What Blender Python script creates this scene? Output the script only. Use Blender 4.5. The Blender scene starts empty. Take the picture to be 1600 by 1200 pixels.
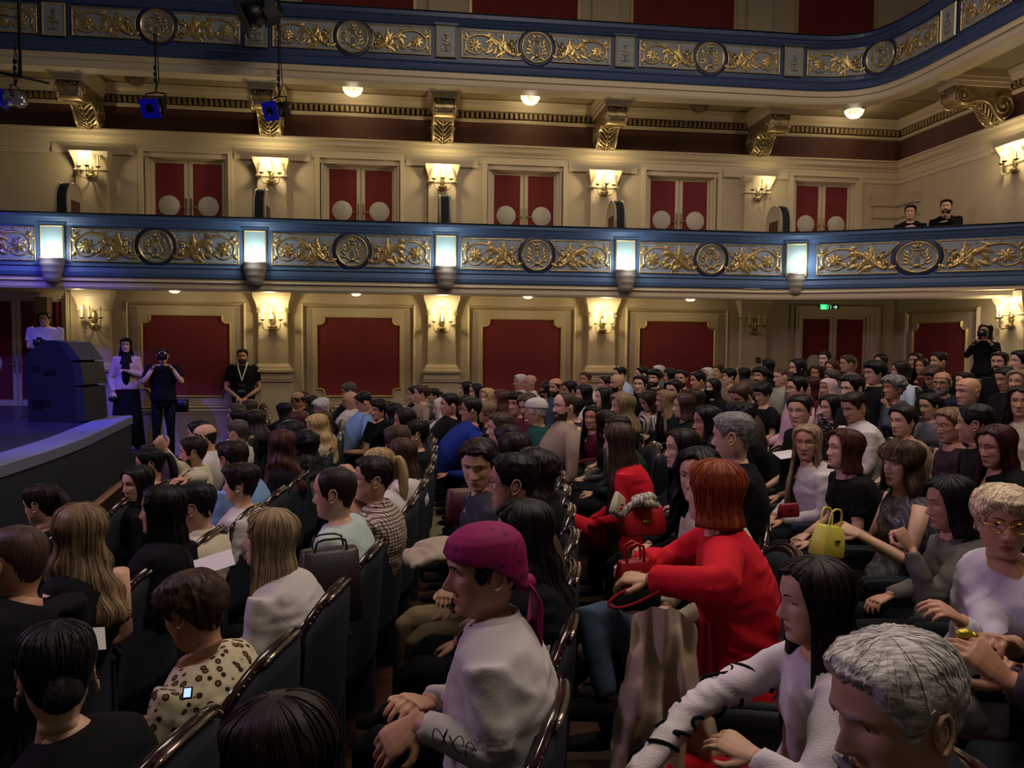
import bpy, math, random
import numpy as np
from mathutils import Matrix, Vector, noise
rng = random.Random(7)
PI = math.pi
# ---------------------------------------------------------------- camera
CZ = 1.95
TH, PT, RL, FPX = math.radians(7.41), math.radians(3.0), .00855, 1230.0
Fv = np.array([math.sin(TH)*math.cos(PT), math.cos(TH)*math.cos(PT), -math.sin(PT)])
Rv = np.array([math.cos(TH), -math.sin(TH), 0.0]); Uv = np.cross(Rv, Fv)
R2 = math.cos(RL)*Rv + math.sin(RL)*Uv; U2 = -math.sin(RL)*Rv + math.cos(RL)*Uv
sc = bpy.context.scene
COL = sc.collection
cam = bpy.data.objects.new('camera', bpy.data.cameras.new('camera'))
COL.objects.link(cam); sc.camera = cam
M = Matrix(((R2[0], U2[0], -Fv[0], 0), (R2[1], U2[1], -Fv[1], 0), (R2[2], U2[2], -Fv[2], CZ), (0, 0, 0, 1)))
cam.matrix_world = M
cam.data.sensor_width = 36.0; cam.data.lens = FPX/1600*36.0; cam.data.clip_start = .05
# ---------------------------------------------------------------- light and exposure
sc.view_settings.view_transform = 'Standard'; sc.view_settings.look = 'None'
sc.view_settings.exposure = 0.0; sc.view_settings.gamma = 1.0; sc.view_settings.use_curve_mapping = False
wd = bpy.data.worlds.new('hall_air'); sc.world = wd; wd.use_nodes = True
wd.node_tree.nodes['Background'].inputs[0].default_value = (.74, .64, .56, 1)
wd.node_tree.nodes['Background'].inputs[1].default_value = .06
def lamp(kind, name, loc, energy, color, size=.1, rot=None, target=None, **kw):
    d = bpy.data.lights.new(name, kind); d.energy = energy; d.color = color
    if kind == 'AREA':
        d.shape = 'DISK'; d.size = size
    else: d.shadow_soft_size = size
    for k, v in kw.items(): setattr(d, k, v)
    o = bpy.data.objects.new(name, d); COL.objects.link(o); o.location = loc
    if target is not None:
        o.rotation_euler = (Vector(target)-Vector(loc)).to_track_quat('-Z', 'Y').to_euler()
    return o
# house lights of the hall ceiling, stage light spill
lamp('AREA', 'house_light', (2.5, 6.2, 9.2), 190, (1.0, .86, .78), 3.2, target=(2.2, 6.4, 0), spread=2.9)
lamp('AREA', 'house_light', (7.0, 6.0, 8.6), 110, (1.0, .86, .76), 2.5, target=(6.0, 7.4, 0), spread=2.6)
lamp('AREA', 'house_light', (2.2, 1.2, 7.6), 95, (1.0, .82, .74), 2.0, target=(1.6, 3.6, .6), spread=2.4)
lamp('POINT', 'upper_tier_fill_light', (1.5, 5.5, 8.8), 210, (1.0, .84, .70), .6)  # unseen fill added to brighten the upper walls and top balcony
lamp('SPOT', 'stage_spill_light', (-7.0, 4.5, 5.2), 900, (.80, .52, .92), .5, target=(3.5, 6.5, 0.6), spot_size=1.5, spot_blend=.9)
lamp('SPOT', 'blue_stage_light', (-5.6, 8.6, 6.4), 2200, (.10, .08, 1.0), .15, target=(-4.9, 11.6, .9), spot_size=.75, spot_blend=.7)
lamp('SPOT', 'blue_stage_light', (-7.6, 8.0, 5.4), 900, (.10, .08, 1.0), .15, target=(-6.6, 13.0, 1.9), spot_size=.8, spot_blend=.9)
lamp('SPOT', 'blue_stage_light', (-6.0, 6.0, 6.4), 2200, (.16, .12, 1.0), .3, target=(-4.3, 9.4, .85), spot_size=.7, spot_blend=.8)
# ---------------------------------------------------------------- materials
MATS = {}
def rgb(h):
    if not isinstance(h, str): return tuple(h)+(1,) if len(h) == 3 else tuple(h)
    v = [int(h[i:i+2], 16)/255 for i in (0, 2, 4)]
    return tuple((c/12.92 if c <= .04045 else ((c+.055)/1.055)**2.4) for c in v)+(1,)
def mat(name, col, rough=.6, metal=0, bump=0, bscale=60, spec=.4, var=0, vscale=5, emit=None, es=0, stretch=None, sss=0, trans=0, coat=0):
    if name in MATS: return MATS[name]
    m = bpy.data.materials.new(name); m.use_nodes = True; nt = m.node_tree; N = nt.nodes; L = nt.links
    b = N['Principled BSDF']; c = rgb(col)
    b.inputs['Base Color'].default_value = c; b.inputs['Roughness'].default_value = rough
    b.inputs['Metallic'].default_value = metal; b.inputs['Specular IOR Level'].default_value = spec
    if coat: b.inputs['Coat Weight'].default_value = coat; b.inputs['Coat Roughness'].default_value = .12
    if sss: b.inputs['Subsurface Weight'].default_value = sss; b.inputs['Subsurface Radius'].default_value = (.012, .004, .002); b.inputs['Subsurface Scale'].default_value = 1
    if trans: b.inputs['Transmission Weight'].default_value = trans
    if emit is not None: b.inputs['Emission Color'].default_value = rgb(emit); b.inputs['Emission Strength'].default_value = es
    if bump or var:
        tc = N.new('ShaderNodeTexCoord'); mp = N.new('ShaderNodeMapping'); L.new(tc.outputs['Object'], mp.inputs[0])
        if stretch: mp.inputs['Scale'].default_value = stretch
    if bump:
        n = N.new('ShaderNodeTexNoise'); n.inputs['Scale'].default_value = bscale; n.inputs['Detail'].default_value = 4
        L.new(mp.outputs[0], n.inputs['Vector']); bp = N.new('ShaderNodeBump'); bp.inputs['Strength'].default_value = bump; bp.inputs['Distance'].default_value = .004
        L.new(n.outputs['Fac'], bp.inputs['Height']); L.new(bp.outputs[0], b.inputs['Normal'])
    if var:
        n2 = N.new('ShaderNodeTexNoise'); n2.inputs['Scale'].default_value = vscale; n2.inputs['Detail'].default_value = 3
        L.new(mp.outputs[0], n2.inputs['Vector']); r = N.new('ShaderNodeValToRGB'); L.new(n2.outputs['Fac'], r.inputs[0])
        r.color_ramp.elements[0].position = .3; r.color_ramp.elements[1].position = .7
        r.color_ramp.elements[0].color = tuple(x*(1-var) for x in c[:3])+(1,); r.color_ramp.elements[1].color = tuple(min(1, x*(1+var*.6)) for x in c[:3])+(1,)
        L.new(r.outputs[0], b.inputs['Base Color'])
    MATS[name] = m; return m
cream = mat('cream_paint', 'b9a888', .55, bump=.05, bscale=25, var=.05, vscale=2)
cream2 = mat('cream_trim_paint', 'c6b593', .45, bump=.03, bscale=40)
creamd = mat('taupe_paint', '9c8a78', .6, bump=.05, bscale=25, var=.05, vscale=2)
goldline = mat('pale_gold_line', 'c4ad74', .4, metal=.4, bump=.05)
redfab = mat('red_wall_fabric', '742c2c', .85, bump=.25, bscale=220, var=.12, vscale=3, spec=.2)
redband = mat('brown_red_frieze', '5c3a2a', .7, var=.25, vscale=1.6, bump=.05)
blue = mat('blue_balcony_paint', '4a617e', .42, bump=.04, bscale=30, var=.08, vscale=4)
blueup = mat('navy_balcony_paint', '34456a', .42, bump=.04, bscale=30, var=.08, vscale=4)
blued = mat('dark_blue_paint', '1d2c4e', .4)
greyblue = mat('grey_blue_panel_paint', '8a9298', .5, var=.12, vscale=12, bump=.1, bscale=60)
palegreen = mat('pale_aqua_niche_paint', '93aaa6', .5)
gold = mat('gilding', 'c6aa6c', .3, metal=.7, bump=.3, bscale=45, var=.35, vscale=22)
goldb = mat('old_gilding', 'a89468', .38, metal=.7, bump=.5, bscale=45, var=.4, vscale=14)
blackr = mat('black_rail_velvet', '0b0c10', .8)
stone = mat('taupe_bracket_stone', '8d8272', .6, bump=.15, bscale=40)
ceilm = mat('cream_ceiling_paint', '94825f', .6, var=.06, vscale=2)
woodf = mat('dark_floor_wood', '3a2115', .35, var=.35, vscale=3, stretch=(1, 12, 1), bump=.1)
white = mat('white_disc', 'bdb3a0', .5)
brass = mat('brass_metal', '9a8a60', .35, metal=.8)
darkm = mat('black_metal', '101114', .4, metal=.4, bump=.1)
silver = mat('silver_metal', 'b5b7bb', .25, metal=1)
bulbm = mat('warm_bulb', 'fff0c8', .3, emit='ffd98c', es=14)
bulboff = mat('unlit_candle_bulb', 'd8d2c0', .3)
candle = mat('candle_sleeve', 'e0d2b0', .5)
globe = mat('white_globe_lamp', 'f4fbff', .3, emit='dff2ff', es=9)
bulbfoot = mat('lamp_foot', '8a8a80', .4)
# ---------------------------------------------------------------- mesh builder
class MB:
    def __init__(s): s.v = []; s.f = []; s.m = []; s.s = []; s.uv = []; s.n = 0
    def add(s, v, f, m=0, smooth=True, uv=None):
        v = np.asarray(v, float).reshape(-1, 3); k = s.n
        s.v.append(v); s.n += len(v)
        s.f += [tuple(int(i)+k for i in q) for q in f]
        s.m += (list(m) if hasattr(m, '__len__') else [m]*len(f)); s.s += [smooth]*len(f)
        s.uv.append(np.asarray(uv, float) if uv is not None else np.zeros((len(v), 2)))
        return s
    def join(s, o, T=None, m=None):
        v = np.concatenate(o.v)
        if T is not None: A = np.array(T); v = v@A[:3, :3].T+A[:3, 3]
        k = s.n; s.v.append(v); s.n += len(v); flip = T is not None and np.linalg.det(np.array(T)[:3, :3]) < 0
        s.f += [tuple(i+k for i in (q[::-1] if flip else q)) for q in o.f]; s.m += o.m if m is None else [m]*len(o.m); s.s += o.s; s.uv.append(np.concatenate(o.uv)); return s
    def mesh(s, name, mats):
        me = bpy.data.meshes.new(name); V = np.concatenate(s.v)
        me.from_pydata(V.tolist(), [], s.f)
        for m in mats: me.materials.append(m)
        me.polygons.foreach_set('material_index', s.m); me.polygons.foreach_set('use_smooth', s.s)
        UV = np.concatenate(s.uv)
        if np.any(UV):
            l = me.uv_layers.new(name='UVMap'); idx = np.empty(len(me.loops), int); me.loops.foreach_get('vertex_index', idx)
            l.data.foreach_set('uv', UV[idx].ravel())
        me.update(); return me
    def build(s, name, mats, parent=None, loc=None, **props):
        return put(name, s.mesh(name, mats if isinstance(mats, (list, tuple)) else [mats]), parent, loc, **props)
def put(name, me, parent=None, loc=None, **props):
    o = bpy.data.objects.new(name, me); COL.objects.link(o)
    if parent is not None: o.parent = parent
    if loc is not None: o.location = loc
    for k, v in props.items(): o[k] = v
    return o
def empty(name, loc, label, cat, group=None, rz=0):
    o = bpy.data.objects.new(name, None); COL.objects.link(o); o.location = loc; o.rotation_euler = (0, 0, rz)
    o.empty_display_size = .1; o['label'] = label; o['category'] = cat
    if group: o['group'] = group
    return o
def tag(o, label, cat, group=None):
    o['label'] = label; o['category'] = cat
    if group: o['group'] = group
    return o
def copy_tree(o, parent=None):
    c = o.copy(); COL.objects.link(c); c.parent = parent
    for ch in list(o.children): copy_tree(ch, c)
    return c
BF = [(0, 3, 2, 1), (4, 5, 6, 7), (0, 1, 5, 4), (1, 2, 6, 5), (2, 3, 7, 6), (3, 0, 4, 7)]
def box(mb, x0, x1, y0, y1, z0, z1, m=0):
    v = [(x0, y0, z0), (x1, y0, z0), (x1, y1, z0), (x0, y1, z0), (x0, y0, z1), (x1, y0, z1), (x1, y1, z1), (x0, y1, z1)]
    return mb.add(v, BF, m, False)
def frames(P, up):
    P = np.asarray(P, float); T = np.gradient(P, axis=0); T /= np.linalg.norm(T, axis=1)[:, None]+1e-9
    out = []; u = np.asarray(up, float)
    for t in T:
        a = u-t*(u@t)
        if np.linalg.norm(a) < 1e-3: a = np.array([1, 0, 0.])-t*t[0]
        a /= np.linalg.norm(a); out.append((a, np.cross(t, a))); u = a
    return out
def tube(mb, P, r, n=8, m=0, up=(0, 0, 1), cap=True, smooth=True, ex=1.0):
    """r: scalar, list of scalars or list of (along-up radius, sideways radius)"""
    P = np.asarray(P, float); k = len(P)
    if not hasattr(r, '__len__'): r = [r]*k
    F = frames(P, up); a = np.linspace(0, 2*PI, n, endpoint=False); V = []
    ca, sa = np.cos(a), np.sin(a)
    if ex != 1: ca = np.sign(ca)*abs(ca)**ex; sa = np.sign(sa)*abs(sa)**ex
    for p, q, (u, w) in zip(P, r, F):
        ru, rw = (q if hasattr(q, '__len__') else (q, q))
        V.append(p+np.outer(ca*ru, u)+np.outer(sa*rw, w))
    V = np.concatenate(V); f = []
    for i in range(k-1):
        for j in range(n):
            j2 = (j+1) % n; f.append((i*n+j, i*n+j2, (i+1)*n+j2, (i+1)*n+j))
    if cap: f.append(tuple(range(n))[::-1]); f.append(tuple((k-1)*n+j for j in range(n)))
    uv = [(j/n, i/max(1, k-1)) for i in range(k) for j in range(n)]
    return mb.add(V, f, m, smooth, uv)
def lathe(mb, prof, c=(0, 0, 0), n=16, m=0, axis='z', smooth=True, arc=2*PI, sq=None):
    k = len(prof); V = []; full = arc > 6.28
    nn = n if full else n+1
    for r, z in prof:
        for j in range(nn):
            a = arc*j/n; x, y = r*math.cos(a), r*math.sin(a)
            V.append({'z': (x, y, z), 'y': (x, -z, y), 'x': (z, x, y)}[axis])
    V = np.array(V)+np.array(c); f = []
    for i in range(k-1):
        for j in range(n):
            j2 = (j+1) % nn; f.append((i*nn+j, i*nn+j2, (i+1)*nn+j2, (i+1)*nn+j))
    return mb.add(V, f, m, smooth)
def ball(mb, c, r, n=10, m=0, k=None):
    r = np.array(r if hasattr(r, '__len__') else (r, r, r)); k = k or max(4, n//2+1); V = []
    for i in range(k+1):
        t = PI*i/k
        for j in range(n):
            a = 2*PI*j/n; V.append((math.sin(t)*math.cos(a), math.sin(t)*math.sin(a), math.cos(t)))
    V = np.array(V)*r+np.array(c); f = [(i*n+j, (i+1)*n+j, (i+1)*n+(j+1) % n, i*n+(j+1) % n) for i in range(k) for j in range(n)]
    return mb.add(V, f, m, True)
def prism(mb, poly, h0, h1, plane='xz', m=0, smooth=False):
    n = len(poly)
    def P(a, b, h): return {'xz': (a, h, b), 'yz': (h, a, b), 'xy': (a, b, h)}[plane]
    V = [P(a, b, h0) for a, b in poly]+[P(a, b, h1) for a, b in poly]
    f = [tuple(range(n)), tuple(range(2*n-1, n-1, -1))]+[(i, i+n, (i+1) % n+n, (i+1) % n) for i in range(n)]
    return mb.add(V, f, m, smooth)
def border(mb, poly, w, h0, h1, plane='xz', m=0, inward=True):
    """raised rim following a closed outline"""
    p = np.array(poly, float); c = p.mean(0); n = len(p)
    q = []
    for i in range(n):
        e0 = p[i]-p[i-1]; e1 = p[(i+1) % n]-p[i]; n0 = np.array([-e0[1], e0[0]])/(np.linalg.norm(e0)+1e-9); n1 = np.array([-e1[1], e1[0]])/(np.linalg.norm(e1)+1e-9)
        b = n0+n1; b /= np.linalg.norm(b)+1e-9; q.append(p[i]+b*w/max(.5, b@n0))
    q = np.array(q); area = np.sum(p[:, 0]*np.roll(p[:, 1], -1)-p[:, 1]*np.roll(p[:, 0], -1))
    if area < 0: q = 2*p-q
    def P(a, h): return {'xz': (a[0], h, a[1]), 'yz': (h, a[0], a[1]), 'xy': (a[0], a[1], h)}[plane]
    mid = (p+q)/2
    V = [P(a, h0) for a in p]+[P(a, h1) for a in mid]+[P(a, h0) for a in q]
    f = [(i+k*n, (i+1) % n+k*n, (i+1) % n+(k+1)*n, i+(k+1)*n) for i in range(n) for k in (0, 1)]
    return mb.add(V, f, m, False)
# ================================================================ the setting
def fz(x): return max(0.0, .05+.045*(x+.7))+.007*max(0, x-3)**2
W, BL, BU, XR = 13.87, 12.31, 12.52, 9.08
BAY = 2.85
def bx(k): return -5.15+BAY*k
o_ = -.10
# floor: sloping stalls floor
mb = MB(); xs = np.linspace(-9, 10.2, 60); V = []
for x in xs: V += [(x, -2.5, fz(x)), (x, 14.1, fz(x))]
mb.add(V, [(2*i, 2*i+2, 2*i+3, 2*i+1) for i in range(len(xs)-1)], 0, True)
V2 = [(x, y, z-.2) for x, y, z in V]; mb.add(V2, [(2*i, 2*i+1, 2*i+3, 2*i+2) for i in range(len(xs)-1)], 0, True)
mb.build('floor', woodf, kind='structure')
# side wall: ground floor and upper storeys
mb = MB()
def holed(z0, z1, holes):
    x = -9
    for a, b, c in holes:
        box(mb, x, a, W, W+.25, z0, z1, 0); box(mb, a, b, W, W+.25, c, z1, 0); x = b
    box(mb, x, XR+.2, W, W+.25, z0, z1, 0)
holed(-.2, 2.95, [(-7.3, -5.6, 2.72), (7.17, 8.67, 2.60)])
holed(2.95, 5.35, [(bx(k)+.03-.66, bx(k)+.03+.66, 5.06) for k in (.5, 1.5, 2.5, 3.5)]+[(6.97, 8.27, 5.06)])
box(mb, -9, XR+.2, W+.25, W+.35, -.2, 9.2, 0)
box(mb, -9, XR+.2, W, W+.3, 5.35, 5.95, 1); box(mb, -9, XR+.2, W, W+.3, 5.95, 9.2, 0)
mb.build('wall_side', [cream, redband], kind='structure')
mb = MB(); box(mb, XR, XR+.3, 1.0, W+.3, -.2, 5.35, 0); box(mb, XR, XR+.3, 1.0, W+.3, 5.35, 5.95, 1); box(mb, XR, XR+.3, 1.0, W+.3, 5.95, 9.2, 0)
mb.build('wall_rear', [cream, redband], kind='structure')
def sweep(mb, path, prof, m=0, smooth=False, closed=True):
    """profile (n outward from wall side, z) swept along a plan path; outward = to the right of travel (towards -y for +x travel)"""
    P = np.array(path, float); T = np.gradient(P, axis=0); T /= np.linalg.norm(T, axis=1)[:, None]; Nn = np.stack([T[:, 1], -T[:, 0]], 1)
    k = len(prof); V = []
    for p, n in zip(P, Nn):
        for a, z in prof: V.append((p[0]+n[0]*a, p[1]+n[1]*a, z))
    f = []; kk = k if closed else k-1
    for i in range(len(P)-1):
        for j in range(kk): f.append((i*k+j, i*k+(j+1) % k, (i+1)*k+(j+1) % k, (i+1)*k+j))
    if closed: f += [tuple(range(k))[::-1], tuple((len(P)-1)*k+j for j in range(k))]
    return mb.add(V, f, m, smooth)
WP = [(-9, W), (-3, W), (3, W), (XR-.001, W)]; RP = [(XR, W), (XR, 8), (XR, 1.2)]
def trim(name, prof, m, z=0, paths=(WP, RP)):
    mb = MB()
    for P in paths: sweep(mb, P, prof, 0)
    return mb.build(name, m, kind='structure')
# cornices and mouldings of the walls
trim('trim_cornice', [(0, 4.97), (.015, 4.97), (.015, 5.05), (.03, 5.06), (.03, 5.17), (.05, 5.19), (.05, 5.22), (.10, 5.26), (.11, 5.32), (.14, 5.345), (.14, 5.37), (0, 5.37)], cream2)
trim('trim_chair_rail', [(0, .70), (.02, .70), (.03, .73), (.05, .75), (.05, .78), (0, .79)], cream2)
trim('baseboard_side', [(0, -.1), (.02, -.1), (.02, .18), (0, .2)], creamd)
trim('trim_dentil_cornice', [(0, 5.77), (.03, 5.78), (.045, 5.82), (.02, 5.83), (.02, 5.94), (.10, 5.95), (.12, 5.99), (.16, 6.03), (.2, 6.10), (0, 6.12)], cream2)
mb = MB()
for i in range(212):
    x = -8.9+i*.085
    if x < XR-.1: box(mb, x, x+.045, W-.085, W-.02, 5.84, 5.93)
for i in range(80):
    y = W-.15-i*.085; box(mb, XR-.085, XR-.02, y-.045, y, 5.84, 5.93)
mb.build('trim_dentils', mat('tan_dentil_paint', '9c8456', .5), kind='structure')
mb = MB(); box(mb, -9, XR, W-.022, W, 5.83, 5.945); box(mb, XR-.022, XR, 1.2, W, 5.83, 5.945); mb.build('trim_dentil_back', mat('dark_dentil_gap', '3c2a12', .6), kind='structure')  # dark backing strip that darkens the gaps between the dentils
# stage-height plinth under chair rail (duller)
mb = MB(); box(mb, -4.0, XR, W-.012, W, -.05, .70); mb.build('trim_plinth', creamd, kind='structure')
mb = MB(); box(mb, -9, XR, 12.6, W, 6.11, 6.2); box(mb, 7.75, XR, 1.2, 12.62, 6.11, 6.2); mb.build('ceiling', ceilm, kind='structure')
# ---------------------------------------------------------------- pilasters
def loft_rect(mb, levels, m=0, ax='y'):
    V = []
    for z, w, d in levels: V += [(-w, 0, z), (-w, -d, z), (w, -d, z), (w, 0, z)]
    f = [(i*4+j, i*4+(j+1) % 4, (i+1)*4+(j+1) % 4, (i+1)*4+j) for i in range(len(levels)-1) for j in range(4)]
    f += [(3, 2, 1, 0), tuple(len(V)-4+j for j in range(4))]
    return mb.add(V, f, m, False)
ORD = ['first', 'second', 'third', 'fourth', 'fifth', 'sixth']
def pilaster_low(x, y, rz, label):
    t = empty('pilaster', (x, y, 0), label, 'pilaster', 'ground floor pilasters', rz)
    mb = MB(); loft_rect(mb, [(1.28, .30, .16), (1.30, .31, .18), (1.34, .31, .18), (1.36, .30, .15), (1.40, .29, .14), (1.42, .33, .2), (1.46, .34, .2), (1.47, .30, .15), (1.52, .285, .14), (1.545, .26, .12), (1.57, .245, .11), (2.42, .24, .11)]); mb.build('shaft', cream, t)
    mb = MB(); loft_rect(mb, [(2.42, .25, .12), (2.44, .275, .14), (2.46, .25, .13), (2.50, .255, .14), (2.58, .27, .17), (2.64, .29, .2), (2.70, .31, .22), (2.78, .31, .23)]); mb.build('capital', cream2, t)
    mb = MB(); loft_rect(mb, [(-.1, .33, .17), (.14, .33, .17), (.17, .30, .14), (1.24, .30, .14), (1.26, .32, .17), (1.30, .32, .17)])
    box(mb, -.2, .2, -.15, -.139, .30, 1.12, 0); mb.build('pedestal', cream, t)
    return t
for k in range(5):
    pilaster_low(bx(k), W, 0, 'cream ground floor pilaster, %s from the stage along the side wall' % ORD[k])
pilaster_low(XR, 10.8, -PI/2, 'cream ground floor pilaster on the rear wall beside the standing photographer')
def pilaster_up(x, y, rz, label):
    t = empty('pilaster', (x, y, 0), label, 'pilaster', 'balcony level pilasters', rz)
    mb = MB(); loft_rect(mb, [(2.9, .25, .11), (4.70, .235, .11)]); mb.build('shaft', cream, t)
    mb = MB(); loft_rect(mb, [(4.68, .24, .12), (4.70, .265, .14), (4.72, .24, .13), (4.78, .24, .14), (4.86, .26, .17), (4.92, .285, .2), (4.96, .29, .22), (4.985, .30, .23)]); mb.build('capital', cream2, t)
    mb = MB(); box(mb, -.62, .62, -.05, 0, 4.985, 5.13); mb.build('entablature_block', cream2, t)
    return t
for k in range(5):
    pilaster_up(bx(k), W, 0, 'cream balcony level pilaster, %s from the stage' % ORD[k])
pilaster_up(XR, 10.85, -PI/2, 'cream balcony level pilaster on the rear wall beside the two seated men')
# corner pier with mouldings at balcony level
mb = MB()  # crest beads made pale and metallic to carry the glossy wood's white highlights
for rz, x, y in ((0, XR-.24, W), (-PI/2, XR, W-.35)):
    q = MB(); loft_rect(q, [(2.9, .27, .09), (4.30, .27, .09), (4.32, .30, .13), (4.38, .31, .14), (4.40, .28, .1), (4.52, .28, .1), (4.54, .32, .15), (4.66, .34, .18), (4.72, .36, .2)])
    mb.join(q, Matrix.Translation((x, y, 0)) @ Matrix.Rotation(rz, 4, 'Z'))
tag(mb.build('corner_pilaster', cream), 'cream corner pilaster where side and rear wall meet above the balcony', 'pilaster')
# ---------------------------------------------------------------- ground floor wall panels
def cove(x0, x1, z0, z1, r, n=7):
    P = []
    for cx, cz, a0 in ((x0, z0, 90), (x1, z0, 180), (x1, z1, 270), (x0, z1, 0)):
        for i in range(n):
            a = math.radians(a0-i*90/(n-1)); P.append((cx+r*math.cos(a), cz+r*math.sin(a)))
        P += []
    return P
def cove_poly(x0, x1, z0, z1, r, s=.05):
    P = []
    n = 8
    for cx, cz, a0, e in ((x0, z0, 90, ((0, s), (s, 0))), (x1, z0, 180, ((-s, 0), (0, s))), (x1, z1, 270, ((0, -s), (-s, 0))), (x0, z1, 360, ((s, 0), (0, -s)))):
        P.append((cx, cz+np.sign((z0+z1)/2-cz)*(r+s)) if e[0][0] == 0 else (cx+np.sign((x0+x1)/2-cx)*(r+s), cz))
        ang = [a0-i*90/(n-1) for i in range(n)]
        for a in ang: a = math.radians(a); P.append((cx+s*np.sign((x0+x1)/2-cx)*0+r*math.cos(a)+s*np.sign((x0+x1)/2-cx), cz+r*math.sin(a)+s*np.sign((z0+z1)/2-cz)))
        P.append((cx+np.sign((x0+x1)/2-cx)*(r+s), cz) if e[0][0] == 0 else (cx, cz+np.sign((z0+z1)/2-cz)*(r+s)))
    return P
def wall_panel(x, y, rz, label, w=1.94):
    t = empty('wall_panel', (x, y, 0), label, 'wall panel', 'red ground floor wall panels', rz); h = w/2
    R = [(-h, .79), (h, .79), (h, 2.60), (-h, 2.60)]
    mb = MB(); border(mb, R, .055, 0, -.05, m=0); border(mb, [(-h+.055, .84), (h-.055, .84), (h-.055, 2.545), (-h+.055, 2.545)], .02, 0, -.03, m=1); mb.build('outer_moulding', [cream2, goldline], t)
    g = h-.19
    mb = MB(); prism(mb, [(-g, .84), (g, .84), (g, 2.50), (-g, 2.50)], -.02, 0); mb.build('inner_field', cream, t)
    mb = MB(); box(mb, -h+.08, -g, -.012, 0, .84, 2.50); box(mb, g, h-.08, -.012, 0, .84, 2.50); mb.build('side_strip', creamd, t)
    f = h-.28; P = cove_poly(-f, f, 1.02, 2.34, .10, .03)
    mb = MB(); prism(mb, P, -.028, 0); mb.build('red_fabric', redfab, t)
    mb = MB(); border(mb, P, -.04, -.02, -.055); mb.build('gilt_border', goldline, t)
    return t
for k in range(4):
    wall_panel(bx(k+.5), W, 0, 'red fabric wall panel in gilt cream frame, %s from the stage' % ORD[k])
wall_panel(XR, 12.55, -PI/2, 'red fabric wall panel in cream frame on the rear wall', 1.9)
# ---------------------------------------------------------------- doors
def double_door(name, x, y, z0, z1, label, w=1.36, struct=True, n=1, discz=1.25, rz=0, discw=True, colr=None, zb=None):
    t = bpy.data.objects.new(name, None); COL.objects.link(t); t.location = (x, y, z0); t.rotation_euler = (0, 0, rz); t['kind'] = 'structure'; t['label'] = label; t['category'] = 'door'
    H = z1-z0; h = w/2
    mb = MB()
    RC = .16
    def arch(x0, zt, wd, y0, y1):
        P = [(-x0, 0), (-x0, zt), (x0, zt), (x0, 0)]; Q = [(-x0+wd, 0), (-x0+wd, zt-wd), (x0-wd, zt-wd), (x0-wd, 0)]
        for i in range(3):
            v = [(P[i][0], y1, P[i][1]), (P[i+1][0], y1, P[i+1][1]), (Q[i+1][0], y1, Q[i+1][1]), (Q[i][0], y1, Q[i][1])]; v += [(a_, y0, c_) for a_, b_, c_ in v]
            mb.add(v, BF, 0, False)
    arch(h+.07, H+.062, .045, -.045, 0); arch(h+.025, H+.025, .03, -.062, 0)
    arch(h, H, .06, 0, RC-.02); arch(h-.06, H-.06, .05, .05, RC)
    mb.build('frame', cream2, t)
    for s in (-1, 1):
        a0, a1 = (-h+.11, -.005) if s < 0 else (.005, h-.11)
        mb = MB(); box(mb, a0, a1, -.03, .02, 0, H-.11, 0)
        w0, w1 = (.035, .065) if s < 0 else (.065, .035)
        box(mb, a0, a0+w0, -.045, -.03, .0, H-.11, 0); box(mb, a1-w1, a1, -.045, -.03, 0, H-.11, 0); box(mb, a0+w0, a1-w1, -.045, -.03, H-.155, H-.11, 0)
        box(mb, a0+w0, a1-w1, -.036, -.03, .12, H-.155, 1)
        lf = mb.build('leaf', [cream2, redfab], t, (0, RC, 0))
        cx = (a0+a1)/2-(.03 if s < 0 else -.03)
        mb = MB(); lathe(mb, [(0, .045), (.165, .045), (.172, .04), (.172, .03)], (cx, 0, discz), 28, axis='y'); d = mb.build('push_disc', white, lf)
        hx = a1-.035 if s < 0 else a0+.035
        mb = MB(); box(mb, hx-.016, hx+.016, -.055, -.045, discz-.16, discz+.13)
        tube(mb, [(hx, -.05, discz-.02), (hx, -.09, discz-.02), (hx-s*-1*.0, -.095, discz-.02), (hx+s*.10, -.095, discz-.02)], .009, 6)
        mb.build('handle', brass, lf)
    return t
UD = ['red double door with white discs above the blue balcony, %s from the stage' % o for o in ORD]
for i, k in enumerate([.5, 1.5, 2.5, 3.5]):
    double_door('door_%d' % (i+1), bx(k)+.03, W, 2.95, 5.06, UD[i], discz=1.25)
double_door('door_5', 7.62, W, 2.95, 5.06, 'red double door above the balcony nearest the rear corner', discz=1.25, w=1.3)
# ground floor exit door with wide surround
double_door('door_6', 7.92, W, fz(7.9)-.02, 2.60, 'closed dark red double door under the green exit sign', w=1.5, discz=1.02)
mb = MB(); border(mb, [(6.98, fz(7)), (8.84, fz(7)), (8.84, 2.72), (6.98, 2.72)], .03, W, W-.05); tag(mb.build('door_surround', goldline), 'thin gilt moulding around the ground floor exit door', 'moulding')
# stage door at the far left
double_door('door_7', -6.45, W, .82, 2.72, 'dark red stage door in cream frame behind the photographer in white', w=1.7, discz=.72)
mb = MB(); border(mb, [(-7.6, .8), (-5.5, .8), (-5.5, 2.74), (-7.6, 2.74)], .05, W, W-.08); tag(mb.build('door_surround', cream2), 'cream moulding around the stage door', 'moulding')
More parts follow.
